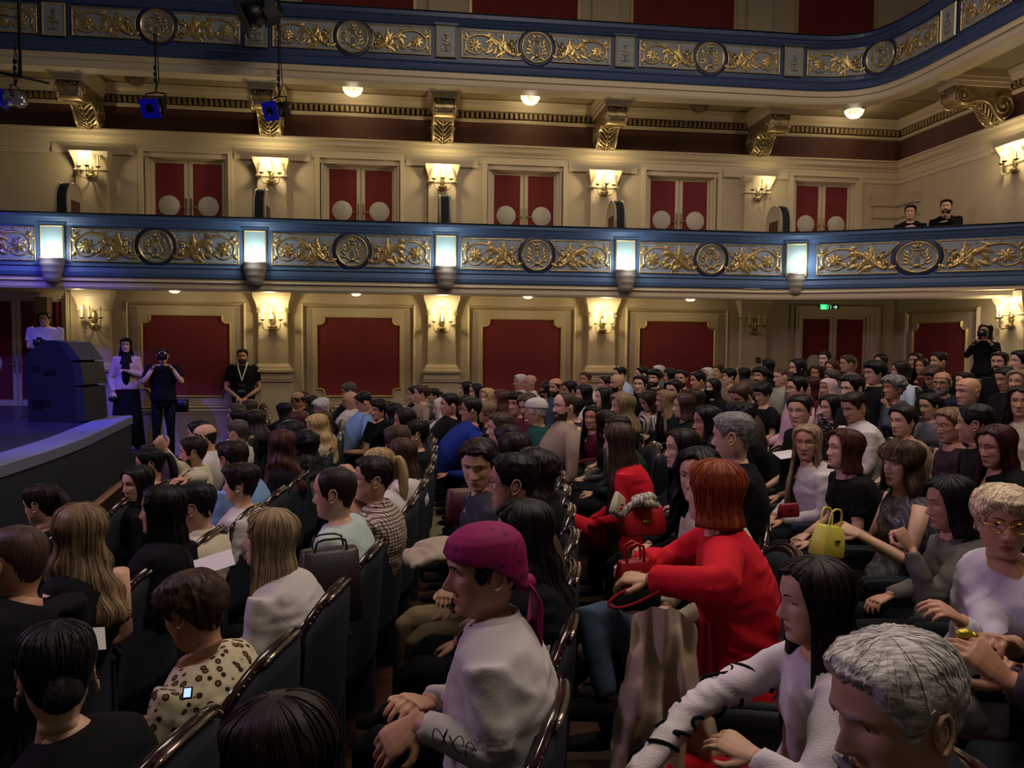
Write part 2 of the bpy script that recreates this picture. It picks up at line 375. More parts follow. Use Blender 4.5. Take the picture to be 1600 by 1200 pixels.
# curtain beside stage door
mb = MB(); P = [(-6.02+i*.02, W-.14+.03*math.sin(i*1.6)) for i in range(16)]
V = [(x, y, .83) for x, y in P]+[(x, y, 2.55) for x, y in P]; n = len(P)
mb.add(V+[(x, y+.012, z) for x, y, z in V], [(i, i+1, n+i+1, n+i) for i in range(n-1)]+[(2*n+i, 3*n+i, 3*n+i+1, 2*n+i+1) for i in range(n-1)], 0)
tag(mb.build('stage_curtain', mat('dark_red_curtain', '4a1018', .9)), 'dark red curtain hanging beside the stage door', 'curtain')
# exit sign
t = empty('exit_sign', (7.74, W, 2.66), 'green lit emergency exit sign with running figure above the double door', 'exit sign')
mb = MB(); box(mb, -.19, .19, -.06, 0, -.045, .055); mb.build('housing', mat('dark_sign_housing', '0a1a10', .4), t)
mb = MB(); g = -.064
box(mb, -.185, -.05, g, g+.004, -.04, .05); mb.build('lit_field', mat('green_sign_light', '20c060', .4, emit='22e070', es=1.6), t)
mb = MB()
for q in ([(-.15, .0), (-.12, .02), (-.105, -.0), (-.12, -.03)], [(-.125, .0), (-.10, -.01), (-.09, -.03)], [(-.13, -.005), (-.145, -.03)]):
    tube(mb, [(a, g-.004, b) for a, b in q], .006, 5)
ball(mb, (-.115, g-.004, .032), .009, 6)
tube(mb, [(-.03, g, -.03), (-.03, g, .035), (.02, g, .035), (.02, g, -.03)], .004, 5)
tube(mb, [(.07, g, .003), (.14, g, .003)], .006, 5); tube(mb, [(.11, g, .03), (.142, g, .003), (.11, g, -.025)], .006, 5)
mb.build('pictogram', mat('pale_sign_mark', 'c8ffd8', .4, emit='a8f0c0', es=1.2), t)
# small switch plate
mb = MB(); box(mb, 6.30, 6.38, W-.13, W-.115, 1.62, 1.72); box(mb, 6.325, 6.355, W-.14, W-.13, 1.65, 1.69, 1)
tag(mb.build('switch_plate', [darkm, brass]), 'small dark switch plate low on the fifth pilaster', 'switch')
# ---------------------------------------------------------------- upper storey walls above top balcony
for i, (a, b) in enumerate(((-1.80, .05), (1.05, 2.9), (3.9, 5.76), (6.98, 8.45))):
    mb = MB(); box(mb, a, b, W-.02, W, 6.4, 8.8, 0); box(mb, a-.05, a, W-.05, W, 6.4, 8.8, 1); box(mb, b, b+.05, W-.05, W, 6.4, 8.8, 1)
    tag(mb.build('wall_panel', [redfab, goldline]), 'red fabric panel above the top balcony, %s from the stage' % ORD[i], 'wall panel', 'top storey red panels')
for k in range(2, 5):
    mb = MB(); box(mb, bx(k)-.25, bx(k)+.22, W-.09, W, 6.3, 9.0); tag(mb.build('pilaster', cream), 'plain cream pilaster above the top balcony, %s visible from the stage' % ORD[k-2], 'pilaster', 'top storey pilasters')
# ---------------------------------------------------------------- balconies
def dens(P, step=.12):
    P = np.array(P, float); out = []
    # Catmull-Rom for the curved tail
    for i in range(len(P)-1):
        p0, p1, p2, p3 = P[max(i-1, 0)], P[i], P[i+1], P[min(i+2, len(P)-1)]; n = max(1, int(np.linalg.norm(p2-p1)/step))
        if np.linalg.norm(p2-p1) > 3: n = 1
        for j in range(n):
            t = j/n
            if n == 1: out.append(p1); continue
            out.append(.5*((2*p1)+(-p0+p2)*t+(2*p0-5*p1+4*p2-p3)*t*t+(-p0+3*p1-3*p2+p3)*t**3))
    out.append(P[-1]); return np.array(out)
LP = np.vstack([[(-9, BL)], dens([(5.2, BL), (5.8, BL), (6.4, 12.13), (7.0, 11.82), (7.76, 11.36), (8.42, 10.95), (9.0, 10.56)])])
UP = np.vstack([[(-9, BU)], dens([(5.8, BU), (6.5, BU), (7.0, 12.46), (7.36, 12.28), (7.58, 11.95), (7.68, 11.4), (7.70, 10.8), (7.70, 9.0), (7.70, 6.0), (7.70, 3.0)])])
class Path:
    def __init__(s, P, x0):
        s.P = P; d = np.r_[0, np.cumsum(np.linalg.norm(np.diff(P, axis=0), axis=1))]; s.d = d-(x0-P[0][0])
    def at(s, u):
        p = np.array([np.interp(u, s.d, s.P[:, 0]), np.interp(u, s.d, s.P[:, 1])]); q = np.array([np.interp(u+.04, s.d, s.P[:, 0]), np.interp(u+.04, s.d, s.P[:, 1])]); r = np.array([np.interp(u-.04, s.d, s.P[:, 0]), np.interp(u-.04, s.d, s.P[:, 1])])
        t = (q-r)/np.linalg.norm(q-r); return p, np.array([t[1], -t[0]]), t
def mapped(mb, path, s0, z0, base):
    """bend a relief given in (along, outward as -y, up) onto the balcony front"""
    o = MB(); o.join(base); V = np.concatenate(o.v); out = []
    for v in V:
        p, n, t = path.at(s0+v[0]); out.append((p[0]-n[0]*v[1], p[1]-n[1]*v[1], z0+v[2]))
    o.v = [np.array(out)]; return o
def spiral(cx, cz, r0, r1, a0, turns, n=26):
    return [(cx+(r0+(r1-r0)*i/n)*math.cos(a0+turns*2*PI*i/n), cz+(r0+(r1-r0)*i/n)*math.sin(a0+turns*2*PI*i/n)) for i in range(n+1)]
def leaf(mb, x, z, ang, L, w, h=.02, curl=.25):
    n = 6; V = []; f = []
    for i in range(n+1):
        t = i/n; ww = w*math.sin(PI*min(1, t*.9+.1))**.8*(1+.25*math.sin(t*16)); a = ang+curl*t*t
        cx, cz = x+L*t*math.cos(a), z+L*t*math.sin(a); px, pz = -math.sin(a), math.cos(a)
        hh = h*(1-.5*t)
        V += [(cx+px*ww, .002, cz+pz*ww), (cx+px*ww*.5, -hh*.9, cz+pz*ww*.5), (cx, -hh*.5, cz), (cx-px*ww*.5, -hh*.9, cz-pz*ww*.5), (cx-px*ww, .002, cz-pz*ww)]
    for i in range(n):
        for j in range(4): f.append((i*5+j, i*5+j+1, i*5+j+6, i*5+j+5))
    mb.add(V, f, 0, True)
def stem(mb, pts, r0, r1, n=6):
    P = [(a, -.006, b) for a, b in pts]; tube(mb, P, [r0+(r1-r0)*i/(len(P)-1) for i in range(len(P))], n, up=(0, 1, 0))
def half_relief(h):
    """acanthus scroll with rosette and a seated putto; medallion side is +x; h = half height"""
    mb = MB(); k = h/.235
    P = [(.36, -.17*k), (.28, -.14*k), (.18, -.05*k), (.08, .05*k), (-.04, .13*k), (-.16, .165*k), (-.28, .15*k), (-.38, .08*k), (-.42, -.02*k), (-.38, -.13*k), (-.28, -.17*k), (-.18, -.14*k), (-.13, -.06*k)]
    Q = dens(P, .03); stem(mb, Q, .026, .012)
    cx, cz = -.27, -.02*k
    for i in range(8): a = i*PI/4+.2; leaf(mb, cx+.02*math.cos(a), cz+.02*math.sin(a), a, .095*k, .032, .04, 0)
    ball(mb, (cx, -.02, cz), (.026, .025, .026), 8)
    for x, z, a, L, w in ((.30, -.15, 2.2, .16, .03), (.24, -.12, 1.9, .2, .035), (.2, -.10, 1.5, .22, .035), (.14, -.03, 1.2, .2, .03), (.1, .03, 2.6, .15, .028), (.02, .1, 3.4, .14, .025), (-.02, .1, -.9, .13, .028), (.1, 0, -1.2, .15, .03), (.2, -.12, -2.8, .17, .028), (.0, .02, -2.4, .13, .025), (-.1, .15, .2, .1, .02), (-.4, .05, 2.4, .08, .02), (-.41, -.1, 3.9, .07, .02), (-.42, .17, 5.2, .07, .018), (-.1, -.15, .3, .13, .024), (.02, -.17, 1.0, .12, .022), (-.12, -.12, 2.2, .09, .02), (.38, -.17, .3, .09, .02), (.36, -.15, 2.9, .1, .02)):
        leaf(mb, x, z*k, a, L*k*1.2, w*k*1.5, .036)
        leaf(mb, x+.02*math.cos(a), z*k+.02*math.sin(a), a+.55, L*k*.7, w*k*.9, .024); leaf(mb, x+.01*math.cos(a), z*k+.01*math.sin(a), a-.5, L*k*.65, w*k*.9, .024)
    for x, z in ((-.44, .19), (-.36, .19), (-.2, .2), (.06, .19), (-.05, -.05), (.02, -.1), (-.43, -.19), (-.02, .19), (.13, .16)): ball(mb, (x, -.008, z*k), (.012, .014, .012), 6)
    # seated putto
    b = .30; ball(mb, (b, -.025, .02*k), (.032, .026, .05*k), 8); ball(mb, (b+.005, -.035, .10*k), .024, 8); ball(mb, (b+.03, -.025, -.035*k), (.04, .022, .022), 8)
    tube(mb, [(b+.05, -.03, -.04*k), (b+.06, -.03, -.09*k), (b+.075, -.02, -.13*k)], [.018, .014, .01], 6); tube(mb, [(b+.02, -.03, -.05*k), (b+.02, -.03, -.10*k), (b+.0, -.02, -.14*k)], [.018, .014, .01], 6)
    tube(mb, [(b+.01, -.03, .055*k), (b+.05, -.04, .05*k), (b+.085, -.035, .09*k)], [.014, .011, .008], 6); tube(mb, [(b-.01, -.03, .055*k), (b-.05, -.03, .03*k), (b-.06, -.02, -.02*k)], [.014, .011, .008], 6)
    tube(mb, [(b+.075, -.035, .075*k), (b+.115, -.03, .14*k)], [.006, .012], 6)
    return mb
def lyre_relief():
    mb = MB()
    for s in (-1, 1):
        stem(mb, dens([(s*.03, -.13), (s*.085, -.09), (s*.09, -.03), (s*.05, .03), (s*.045, .09), (s*.08, .14)], .02), .014, .009)
        for i in range(4): leaf(mb, s*.1, -.1+.05*i, (.3+.3*i) if s > 0 else PI-.3-.3*i, .08, .022)
        for i in range(3): ball(mb, (s*(.13+.01*i), -.01, .06-.03*i), .016, 6)
        leaf(mb, s*.03, -.14, -.6 if s > 0 else PI+.6, .1, .02); leaf(mb, s*.02, .15, .8 if s > 0 else PI-.8, .06, .016)
    tube(mb, [(-.06, -.02, .11), (.06, -.02, .11)], .01, 6)
    for q in (-.022, 0, .022): tube(mb, [(q, -.02, -.09), (q, -.02, .11)], .005, 5)
    ball(mb, (0, -.015, -.13), (.05, .02, .03), 8); ball(mb, (0, -.015, .17), (.02, .02, .03), 8)
    return mb
def small_relief(h):
    mb = MB(); k = h/.2
    tube(mb, [(0, -.008, -.15*k), (0, -.01, .1*k)], [.008, .005], 6)
    for s in (-1, 1):
        stem(mb, dens([(0, -.12*k), (s*.05, -.14*k), (s*.075, -.07*k), (s*.05, -.02*k), (s*.02, -.05*k)], .02), .008, .006)
        leaf(mb, 0, .0, PI/2-s*.9, .08*k, .014); leaf(mb, 0, -.04*k, PI/2-s*1.3, .07*k, .014); leaf(mb, 0, .1*k, PI/2-s*1.2, .06, .014)
    leaf(mb, 0, .09*k, PI/2, .06*k, .016); return mb
def panel_poly(h, mirror):
    """half panel outline with concave end round the medallion"""
    P = [(-.475, -h), (.475+.0, -h)]
    cx, r = .705, .285
    a0 = math.asin(min(1, h/.31)); aa = np.linspace(-a0, a0, 9)
    arc = [(cx-.31*math.cos(a), .31*math.sin(a)) for a in aa]
    P = [(-.475, -h)]+arc+[(-.475, h)]
    if mirror: P = [(-x, z) for x, z in P][::-1]
    return P
def balcony(name, path, s_bays, y0, zb, z_lo, z_line, z_p0, z_p1, z_cap, z_top, n_from, n_to, lamps, label, soff_z):
    t = empty(name, (0, 0, 0), label, 'balcony')
    mb = MB(); P = path.P
    sweep(mb, P, [(-.30, zb), (-.02, zb), (-.005, zb+.03), (.0, zb+.10), (.03, zb+.115), (.0, zb+.125), (0, z_lo), (-.30, z_lo)]); mb.build('soffit_beam', cream2, t)
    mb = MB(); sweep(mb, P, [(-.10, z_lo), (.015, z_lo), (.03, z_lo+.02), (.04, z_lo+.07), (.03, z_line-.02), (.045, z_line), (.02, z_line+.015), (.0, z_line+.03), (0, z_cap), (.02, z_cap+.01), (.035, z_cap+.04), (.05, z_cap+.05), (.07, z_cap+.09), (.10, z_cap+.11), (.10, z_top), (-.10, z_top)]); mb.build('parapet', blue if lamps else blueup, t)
    mb = MB(); sweep(mb, P, [(-.12, z_top), (.11, z_top), (.115, z_top+.012), (.10, z_top+.025), (-.12, z_top+.025)]); mb.build('padded_rail', blackr, t)
    mb = MB(); sweep(mb, P, [(.03, z_line-.003), (.052, z_line), (.03, z_line+.006)]); mb.build('gilt_line', mat('pale_line_paint', 'a9b2b8', .4), t)
    hz = (z_p1-z_p0)/2; zc = (z_p0+z_p1)/2
    HR = half_relief(hz); LY = lyre_relief()
    base = {}
    for mir in (0, 1):
        T = Matrix.Scale(-1, 4, (1, 0, 0)) if mir else Matrix.Identity(4)
        r = MB(); r.join(HR, T); r2 = MB(); r2.join(r, Matrix.Translation((0, -.012, 0)))
        pp = panel_poly(hz, mir)
        # subdivide long straight edges so that the panel can bend
        pl = MB(); xs = sorted(set([round(p[0], 4) for p in pp])); lo, hi = min(xs), max(xs)
        up, dn = [], []
        pts = np.array(pp)
        for x in np.linspace(lo, hi, 21):
            if not mir: lim = hz if x < .705-.31 else math.sqrt(max(0, .31**2-(.705-x)**2))
            else: lim = hz if -x < .705-.31 else math.sqrt(max(0, .31**2-(.705+x)**2))
        bd = MB(); N = 24; V = []; ff = []
        # build as strips between z=-h and z=h with the concave end
        zs = np.linspace(-hz, hz, 13)
        for z in zs:
            xe = .705-math.sqrt(.31**2-min(z*z, .095))
            for i in range(N+1):
                x = -.475+(xe+.475)*i/N; V.append((x if not mir else -x, -.012, z))
        for j in range(12):
            for i in range(N):
                q = (j*(N+1)+i, j*(N+1)+i+1, (j+1)*(N+1)+i+1, (j+1)*(N+1)+i); ff.append(q if not mir else q[::-1])
        bd.add(V, ff, 0, False)
        loop = [i for i in range(N+1)]+[j*(N+1)+N for j in range(1, 13)]+[12*(N+1)+i for i in range(N-1, -1, -1)]+[j*(N+1) for j in range(11, 0, -1)]
        L = [V[i] for i in loop]; L.append(L[0]); tube(bd, [(a, -.016, c) for a, b, c in L], .011, 5, 1, up=(0, 1, 0), cap=False)
        base[mir] = (bd, r2)
    md = MB(); lathe(md, [(0, .012), (.215, .012), (.225, .03), (.238, .03), (.245, .012), (.25, 0)], (0, 0, 0), 36, 0, axis='y')
    md.m = [1 if i >= 36 else 0 for i in range(len(md.f))]
    ring = MB(); lathe(ring, [(.25, .004), (.295, .006), (.30, .0)], (0, 0, 0), 36, 0, axis='y')
    ly = MB(); ly.join(LY, Matrix.Translation((0, -.014, 0)))
    nb = MB(); hz2 = hz+.02; box(nb, -.165, .165, -.035, .0, -hz2-.01, hz2+.02, 0)
    cache = {}
    def place(nm, key, src, s0, mats, parent, **pr):
        p, n, tt = path.at(s0)
        if abs(tt[1]) < 1e-4 and abs(path.at(s0+.6)[2][1]) < 1e-4 and abs(path.at(s0-.6)[2][1]) < 1e-4:
            if key not in cache: cache[key] = src.mesh(nm, mats)
            return put(nm, cache[key], parent, (p[0], p[1], zc), **pr)
        return mapped(MB(), path, s0, zc, src).build(nm, mats, parent, **pr)
    for k in range(n_from, n_to):
        sm = bx(k+.5); q4 = 1.0
        if lamps and k == 4: sm = bx(4)+1.76; q4 = 1.22
        if lamps and k > 4: continue
        def wd(src):
            if q4 == 1: return src
            r_ = MB(); r_.join(src, Matrix.Scale(q4, 4, (1, 0, 0))); return r_
        for mir in (0, 1):
            s0 = sm+(-.705 if not mir else .705)*q4
            p = place('gilt_panel', 'p%d' % mir, wd(base[mir][0]), s0, [greyblue, gold], t)
            r = place('acanthus_relief', 'r%d' % mir, wd(base[mir][1]), s0, [gold], t)
            r.parent = p; r.matrix_parent_inverse = p.matrix_basis.inverted()
        q = place('medallion', 'm', wd(md), sm, [greyblue, gold], t)
        r = place('lyre_relief', 'l', wd(ly), sm, [gold], t); r.parent = q; r.matrix_parent_inverse = q.matrix_basis.inverted()
        place('medallion_ring', 'g', wd(ring), sm, [blued], t)
    for k in range(n_from, n_to+1):
        s0 = bx(k)
        if lamps and k > 4: continue
        fr = MB(); border(fr, [(-.165, -hz2-.01), (.165, -hz2-.01), (.165, hz2+.02), (-.165, hz2+.02)], .028, -.035, -.055, m=1)
        fr.add([(-.15, -.036, -hz2), (.15, -.036, -hz2), (.15, -.036, hz2), (-.15, -.036, hz2)], [(0, 1, 2, 3)], 0, False)
        box(fr, -.19, .19, -.055, 0, hz2+.025, hz2+.06, 2)
        p = place('niche_panel', 'n', fr, s0, [palegreen if lamps else greyblue, goldline, blue if lamps else blueup], t)
        if not lamps:
            sm_ = MB(); sm_.join(small_relief(hz), Matrix.Translation((0, -.038, 0)))
            r = place('small_relief', 's', sm_, s0, [goldb], t); r.parent = p; r.matrix_parent_inverse = p.matrix_basis.inverted()
    return t
LPath, UPath = Path(LP, 0), Path(UP, 0)
low = balcony('balcony', LPath, None, BL, 2.69, 2.86, 3.02, 3.09, 3.56, 3.60, 3.755, -2, 6, True, 'lower blue balcony with gilt lyre medallions and scroll panels', 2.9)
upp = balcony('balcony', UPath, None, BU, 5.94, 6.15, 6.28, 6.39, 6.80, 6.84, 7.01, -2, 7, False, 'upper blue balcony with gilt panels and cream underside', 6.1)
# lower balcony slab (its floor) behind the parapet
mb = MB(); box(mb, -9, XR, 12.2+.1, W, 2.86, 2.94)
tag(mb.build('balcony_floor', cream2), 'cream underside of the lower balcony above the red wall panels', 'balcony floor')
mb = MB(); PL = [tuple(p) for p in LP[1:]]; prism(mb, [(PL[0][0], 12.45)]+[(a+.03, b+.12) for a, b in PL]+[(XR, 10.6), (XR, 12.45)], 2.85, 2.93, 'xy')
tag(mb.build('balcony_corner_floor', cream2), 'cream underside of the curved balcony corner', 'balcony floor')
# lamp brackets with globe lamps on the lower balcony
def cup_lamp(k):
    x = bx(k); t = empty('balcony_lamp', (x, BL-.03, 3.12), 'white glowing lamp in taupe cup bracket on the balcony front, %s from the stage' % ORD[k], 'lamp', 'lamps on the lower balcony front')
    mb = MB(); pr = [(0, -.37), (.06, -.365), (.10, -.34), (.115, -.30), (.125, -.27), (.12, -.255), (.14, -.22), (.15, -.18), (.145, -.165), (.16, -.13), (.168, -.08), (.16, -.065), (.172, -.03), (.175, .0), (.15, .0), (.14, -.03), (0, -.05)]
    lathe(mb, pr, (0, -.03, 0), 24); mb.build('cup_bracket', stone, t)
    mb = MB(); ball(mb, (0, -.03, .06), (.135, .09, .135), 20); mb.build('globe', globe, t)
    mb = MB(); box(mb, -.03, .03, -.15, -.13, .0, .03); mb.build('lamp_foot', bulbfoot, t)
    lamp('POINT', 'globe_light', (x, BL-.30, 3.26), 9, (.84, .93, 1.0), .07)
for k in range(5): cup_lamp(k)
# ---------------------------------------------------------------- corbels under the upper balcony
def corbel(x, y, rz, label):
    t = empty('corbel', (x, y, 0), label, 'corbel', 'gilt scroll corbels', rz)
    zt = 5.87; n = 14
    S = dens([(-.02, 5.37), (-.14, 5.37), (-.22, 5.41), (-.30, 5.50), (-.36, 5.60), (-.46, 5.66), (-.60, 5.66), (-.72, 5.62), (-.84, 5.60), (-.93, 5.64), (-.97, 5.72), (-.95, 5.80), (-.90, zt)], .04)
    poly = [(a, b) for a, b in S]+[(0.0, zt), (0, 5.37)]
    mb = MB(); prism(mb, poly, -.17, .17, 'yz'); mb.build('scroll_body', goldb, t)
    mb = MB()
    for s in (-1, 1):
        for cy, cz, r0, a0, tr in ((-.17, 5.60, .19, -1.6, 1.9), (-.83, 5.73, .12, -1.2, 1.8)):
            P = spiral(cy, cz, r0, .03, a0, tr*(-1 if cy < -.5 else 1)); tube(mb, [(s*.175, a, b) for a, b in P], [.02-.012*i/len(P) for i in range(len(P))], 6, up=(1, 0, 0)); ball(mb, (s*.18, cy, cz), .035, 8)
        e = [(s*.165, a-.004, b) for a, b in S]; tube(mb, e, .02, 6, up=(1, 0, 0))
        ball(mb, (s*.16, -.03, 5.385), .03, 8); ball(mb, (s*.15, -.96, 5.66), .035, 8)
    mb.build('volute', mat('bright_gilding', 'b39d78', .3, metal=.6, bump=.3, bscale=40), t)
    mb = MB()
    def onS(u):
        i = u*(len(S)-1); a = int(i); b = min(a+1, len(S)-1); p = S[a]+(S[b]-S[a])*(i-a); d = S[b]-S[max(0, a-1)]; d /= np.linalg.norm(d)+1e-9
        return p, np.array([d[1], -d[0]])*-1
    for q in range(9):
        u0 = .08+q*.055
        for s in (-1, 1):
            P = []
            for i in range(6):
                p, nn = onS(min(.98, u0+.018*i)); P.append((s*(.015+.024*i), p[0]-abs(nn[0])*.02-.01, p[1]-.015))
            tube(mb, P, [.018, .018, .016, .014, .011, .006], 6)
    tube(mb, [(0, onS(u)[0][0]-.02, onS(u)[0][1]-.015) for u in np.linspace(.08, .6, 12)], [.02-.001*i for i in range(12)], 6)
    for i in range(7): a = (i-3)*.045; ball(mb, (a, -.17-.02*math.cos(a*12), 5.40), (.022, .03, .035), 7)
    for i in range(5): ball(mb, ((i-2)*.05, -.95, 5.83-.012*(2-abs(i-2))), .028, 7)
    mb.build('acanthus_leaf', mat('worn_gilding', 'a8946c', .32, metal=.6, bump=.3, bscale=50, var=.4, vscale=20), t)
    mb = MB(); box(mb, -.24, .24, -1.02, 0, 5.93, 5.99); box(mb, -.21, .21, -.98, 0, 5.87, 5.93); box(mb, -.26, .26, -1.06, 0, 5.99, 6.12); mb.build('abacus_block', cream2, t)
    return t
for k in range(5): corbel(bx(k), W, 0, 'gilt scroll corbel under the upper balcony, %s from the stage' % ORD[k])
corbel(XR, 11.25, -PI/2, 'gilt scroll corbel on the rear wall under the curving balcony')
# ---------------------------------------------------------------- sconces
def sconce(x, y, z, rz, label, lit=(1, 1, 1), power=14.0, wide=1.0):
    t = empty('wall_sconce', (x, y, z), label, 'wall lamp', 'candle wall sconces', rz)
    mb = MB(); ball(mb, (0, -.015, -.02), (.05, .02, .12), 10); ball(mb, (0, -.03, -.16), (.07, .03, .045), 10)
    for i in range(6): ball(mb, (-.06+.024*i, -.04, -.15+.01*(i % 2)), .018, 6)
    for s in (-1, 1):
        stem(mb, [(s*.01, -.1), (s*.04, -.02), (s*.02, .06), (s*.035, .12)], .008, .004); leaf(mb, s*.02, -.1, PI/2-s*.6, .09, .015)
    tube(mb, [(0, -.02, .1), (0, -.02, .2)], [.008, .003], 6); ball(mb, (0, -.02, .19), .014, 6)
    mb.build('backplate', brass, t)
    for i, s in enumerate((-1, 0, 1)):
        cx, cy = s*.145*wide, (-.12 if s else -.19)
        mb = MB(); P = dens([(s*.03, -.03, -.15), (s*.06, cy*.6, -.20), (cx*.85+.0, cy, -.19), (cx, cy, -.13), (cx, cy, -.045)] if s else [(0, -.03, -.15), (0, -.12, -.20), (0, cy, -.17), (0, cy, -.045)], .03)
        tube(mb, P, .008, 6); lathe(mb, [(0, -.05), (.018, -.045), (.042, -.025), (.044, -.02), (.02, -.03), (0, -.035)], (cx, cy, 0), 10)
        arm = mb.build('arm', brass, t)
        mb = MB(); lathe(mb, [(.011, -.035), (.011, .09), (0, .092)], (cx, cy, 0), 8); mb.build('candle_sleeve', candle, arm)
        mb = MB(); lathe(mb, [(0, .09), (.014, .10), (.018, .12), (.012, .145), (0, .165)], (cx, cy, 0), 8); mb.build('candle_bulb', bulbm if lit[i] else bulboff, arm)
    # each lit sconce lights its own stretch of wall
    nl = sum(lit)
    if nl:
        M_ = Matrix.Rotation(rz, 3, 'Z'); off = sum(s*.145*l for s, l in zip((-1, 0, 1), lit))/nl
        p = M_ @ Vector((off, -.27, .10)); lamp('POINT', 'candle_light', (x+p.x, y+p.y, z+p.z), power*nl/3, (1.0, .83, .50), .04)
    return t
zs_u, zs_l = 4.78, 2.28
for k in range(5):
    sconce(bx(k), W-.11, zs_u-.02, 0, 'three-candle brass wall sconce at balcony level, %s from the stage' % ORD[k], (1, 1, 0) if k == 0 else (0, 0, 1) if k == 4 else (1, 1, 1))
    sconce(bx(k), W-.11, zs_l+.05, 0, 'three-candle brass wall sconce on the ground floor, %s from the stage%s' % (ORD[k], ', unlit' if k == 4 else ''), (1, 0, 0) if k == 0 else (0, 0, 0) if k == 4 else (1, 1, 1))
sconce(XR-.11, 10.85, 4.74, -PI/2, 'brass wall sconce with white candles on the rear wall above the balcony')
sconce(XR-.11, 10.8, 2.42, -PI/2, 'brass wall sconce on the rear wall behind the standing photographer')
# ---------------------------------------------------------------- crystal ceiling lights
def crystal(x, y, z, lit, label, r=.15, pw=5):
    t = empty('ceiling_light', (x, y, z), label, 'ceiling light', 'crystal bowl ceiling lights')
    mb = MB(); lathe(mb, [(0, 0), (r*1.05, 0), (r*1.1, -.015), (r*1.0, -.03), (0, -.03)], n=24); mb.build('ceiling_plate', brass, t)
    mb = MB()
    for i in range(6):
        a = i/6*PI/2; rr = r*math.cos(a*.95); zz = -.03-.12*math.sin(a); n = max(5, int(rr/r*22))
        for j in range(n):
            b = 2*PI*(j+.5*(i % 2))/n; c = np.array([rr*math.cos(b), rr*math.sin(b), zz]); s = .016
            mb.add(c+np.array([(s, 0, 0), (0, s, 0), (-s, 0, 0), (0, -s, 0), (0, 0, s*1.2), (0, 0, -s*1.4)]), [(0, 1, 4), (1, 2, 4), (2, 3, 4), (3, 0, 4), (1, 0, 5), (2, 1, 5), (3, 2, 5), (0, 3, 5)], rng.choice((0, 0, 1)), False)
    lathe(mb, [(r*.9, -.03), (r*.8, -.08), (r*.5, -.125), (0, -.14)], n=18, m=1 if lit else 0)
    a = mat('lit_crystal', 'fff4d8', .15, emit='ffe9b8', es=2.6); b = mat('lit_crystal_dim', 'e0d0a8', .15, emit='ffe0a0', es=.5)
    c = mat('unlit_crystal', '8a7a60', .12, spec=.8)
    mb.build('crystal_bowl', [a, b] if lit else [c, c], t)
    if lit: lamp('POINT', 'crystal_light', (x, y, z-.22), pw, (1.0, .86, .62), .08)
for (x, y, l, lb) in ((-.93, 13.3, 1, 'lit crystal bowl light under the upper balcony above the second red door'), (2.0, 13.3, 1, 'lit crystal bowl light under the upper balcony above the third red door'), (4.95, 13.3, 0, 'unlit crystal bowl light under the upper balcony above the fourth red door'), (7.75, 13.2, 1, 'lit crystal bowl light near the balcony corner')):
    crystal(x, y, 6.11, l, lb)
for i, k in enumerate((.5, 1.5, 2.5, 3.5)):
    crystal(bx(k), 13.2, 2.86, 1, 'crystal bowl light under the lower balcony over the %s red wall panel' % ORD[i], .12, 3.2)
crystal(-4.3, 13.3, 6.11, 0, 'unlit crystal bowl light under the upper balcony nearest the stage')
# ---------------------------------------------------------------- arched partitions between the balcony boxes
def box_partition(x, label):
    t = empty('box_partition', (x, 0, 2.95), label, 'partition', 'arched partitions on the lower balcony')
    wood = mat('cream_chair_wood', 'b8aa8c', .4); vel = mat('dark_green_velvet', '14211f', .8)
    P = [(12.62, 0), (12.62, .85)]+[(12.90-.28*math.cos(q), 1.06+.30*math.sin(q)) for q in np.linspace(0, PI, 15)]+[(13.18, .85), (13.18, 0)]
    mb = MB(); prism(mb, P, -.085, .085, 'yz'); mb.build('partition_wall', wood, t)
    E = P[1:-1]; V = []
    for y, z in E: V += [(-.062, y-.008, z+.008), (.062, y-.008, z+.008)]
    mb = MB(); mb.add(V, [(2*i, 2*i+1, 2*i+3, 2*i+2) for i in range(len(E)-1)], 0); V = [(a_, b_+.02, c_-.02) for a_, b_, c_ in V]; mb.add(V, [(2*i, 2*i+2, 2*i+3, 2*i+1) for i in range(len(E)-1)], 0); mb.build('velvet_edge', vel, t)
    mb = MB()
    for s in (-.082, .082): tube(mb, [(s, y, z) for y, z in E], .016, 8, up=(1, 0, 0))
    mb.build('rim', wood, t)
    mb = MB(); box(mb, .085, .092, 12.74, 13.06, .2, 1.1); box(mb, -.092, -.085, 12.74, 13.06, .2, 1.1); mb.build('side_panel', redband, t)
for k in range(5): box_partition(bx(k), 'arched cream partition with dark velvet edge on the lower balcony, %s from the stage' % ORD[k])
# ---------------------------------------------------------------- stage
stagef = mat('stage_boards', '26242e', .32, var=.2, vscale=3, stretch=(10, 1, 1), bump=.08)
fas = mat('stage_front_cloth', '1c1f26', .85); lip = mat('stage_edge_strip', '6a6c80', .5)
SE = dens([(-4.6, -1.0), (-4.15, 1.5), (-3.8, 4.0), (-3.6, 6.2), (-3.56, 7.6), (-3.62, 9.0), (-3.8, 10.4), (-4.0, 11.85)], .25)
ZS = .85
t = empty('stage', (0, 0, 0), 'curved dark stage lit blue with grey edge strip', 'stage')
mb = MB(); prism(mb, [(-9, -1)]+[(a-.02, b) for a, b in SE]+[(-5.45, 11.85), (-5.45, 13.84), (-9, 13.84)], ZS-.1, ZS, 'xy'); mb.build('stage_deck', stagef, t)
mb = MB(); sweep(mb, SE[::-1]*1.0, [(0, -.0), (-.04, -.0), (-.04, ZS-.1), (0, ZS-.1)][::-1]); sweep(mb, [(-4.0, 11.86), (-4.8, 11.87), (-5.47, 11.88)], [(0, 0), (.04, 0), (.04, ZS-.1), (0, ZS-.1)]); mb.build('stage_front', fas, t)
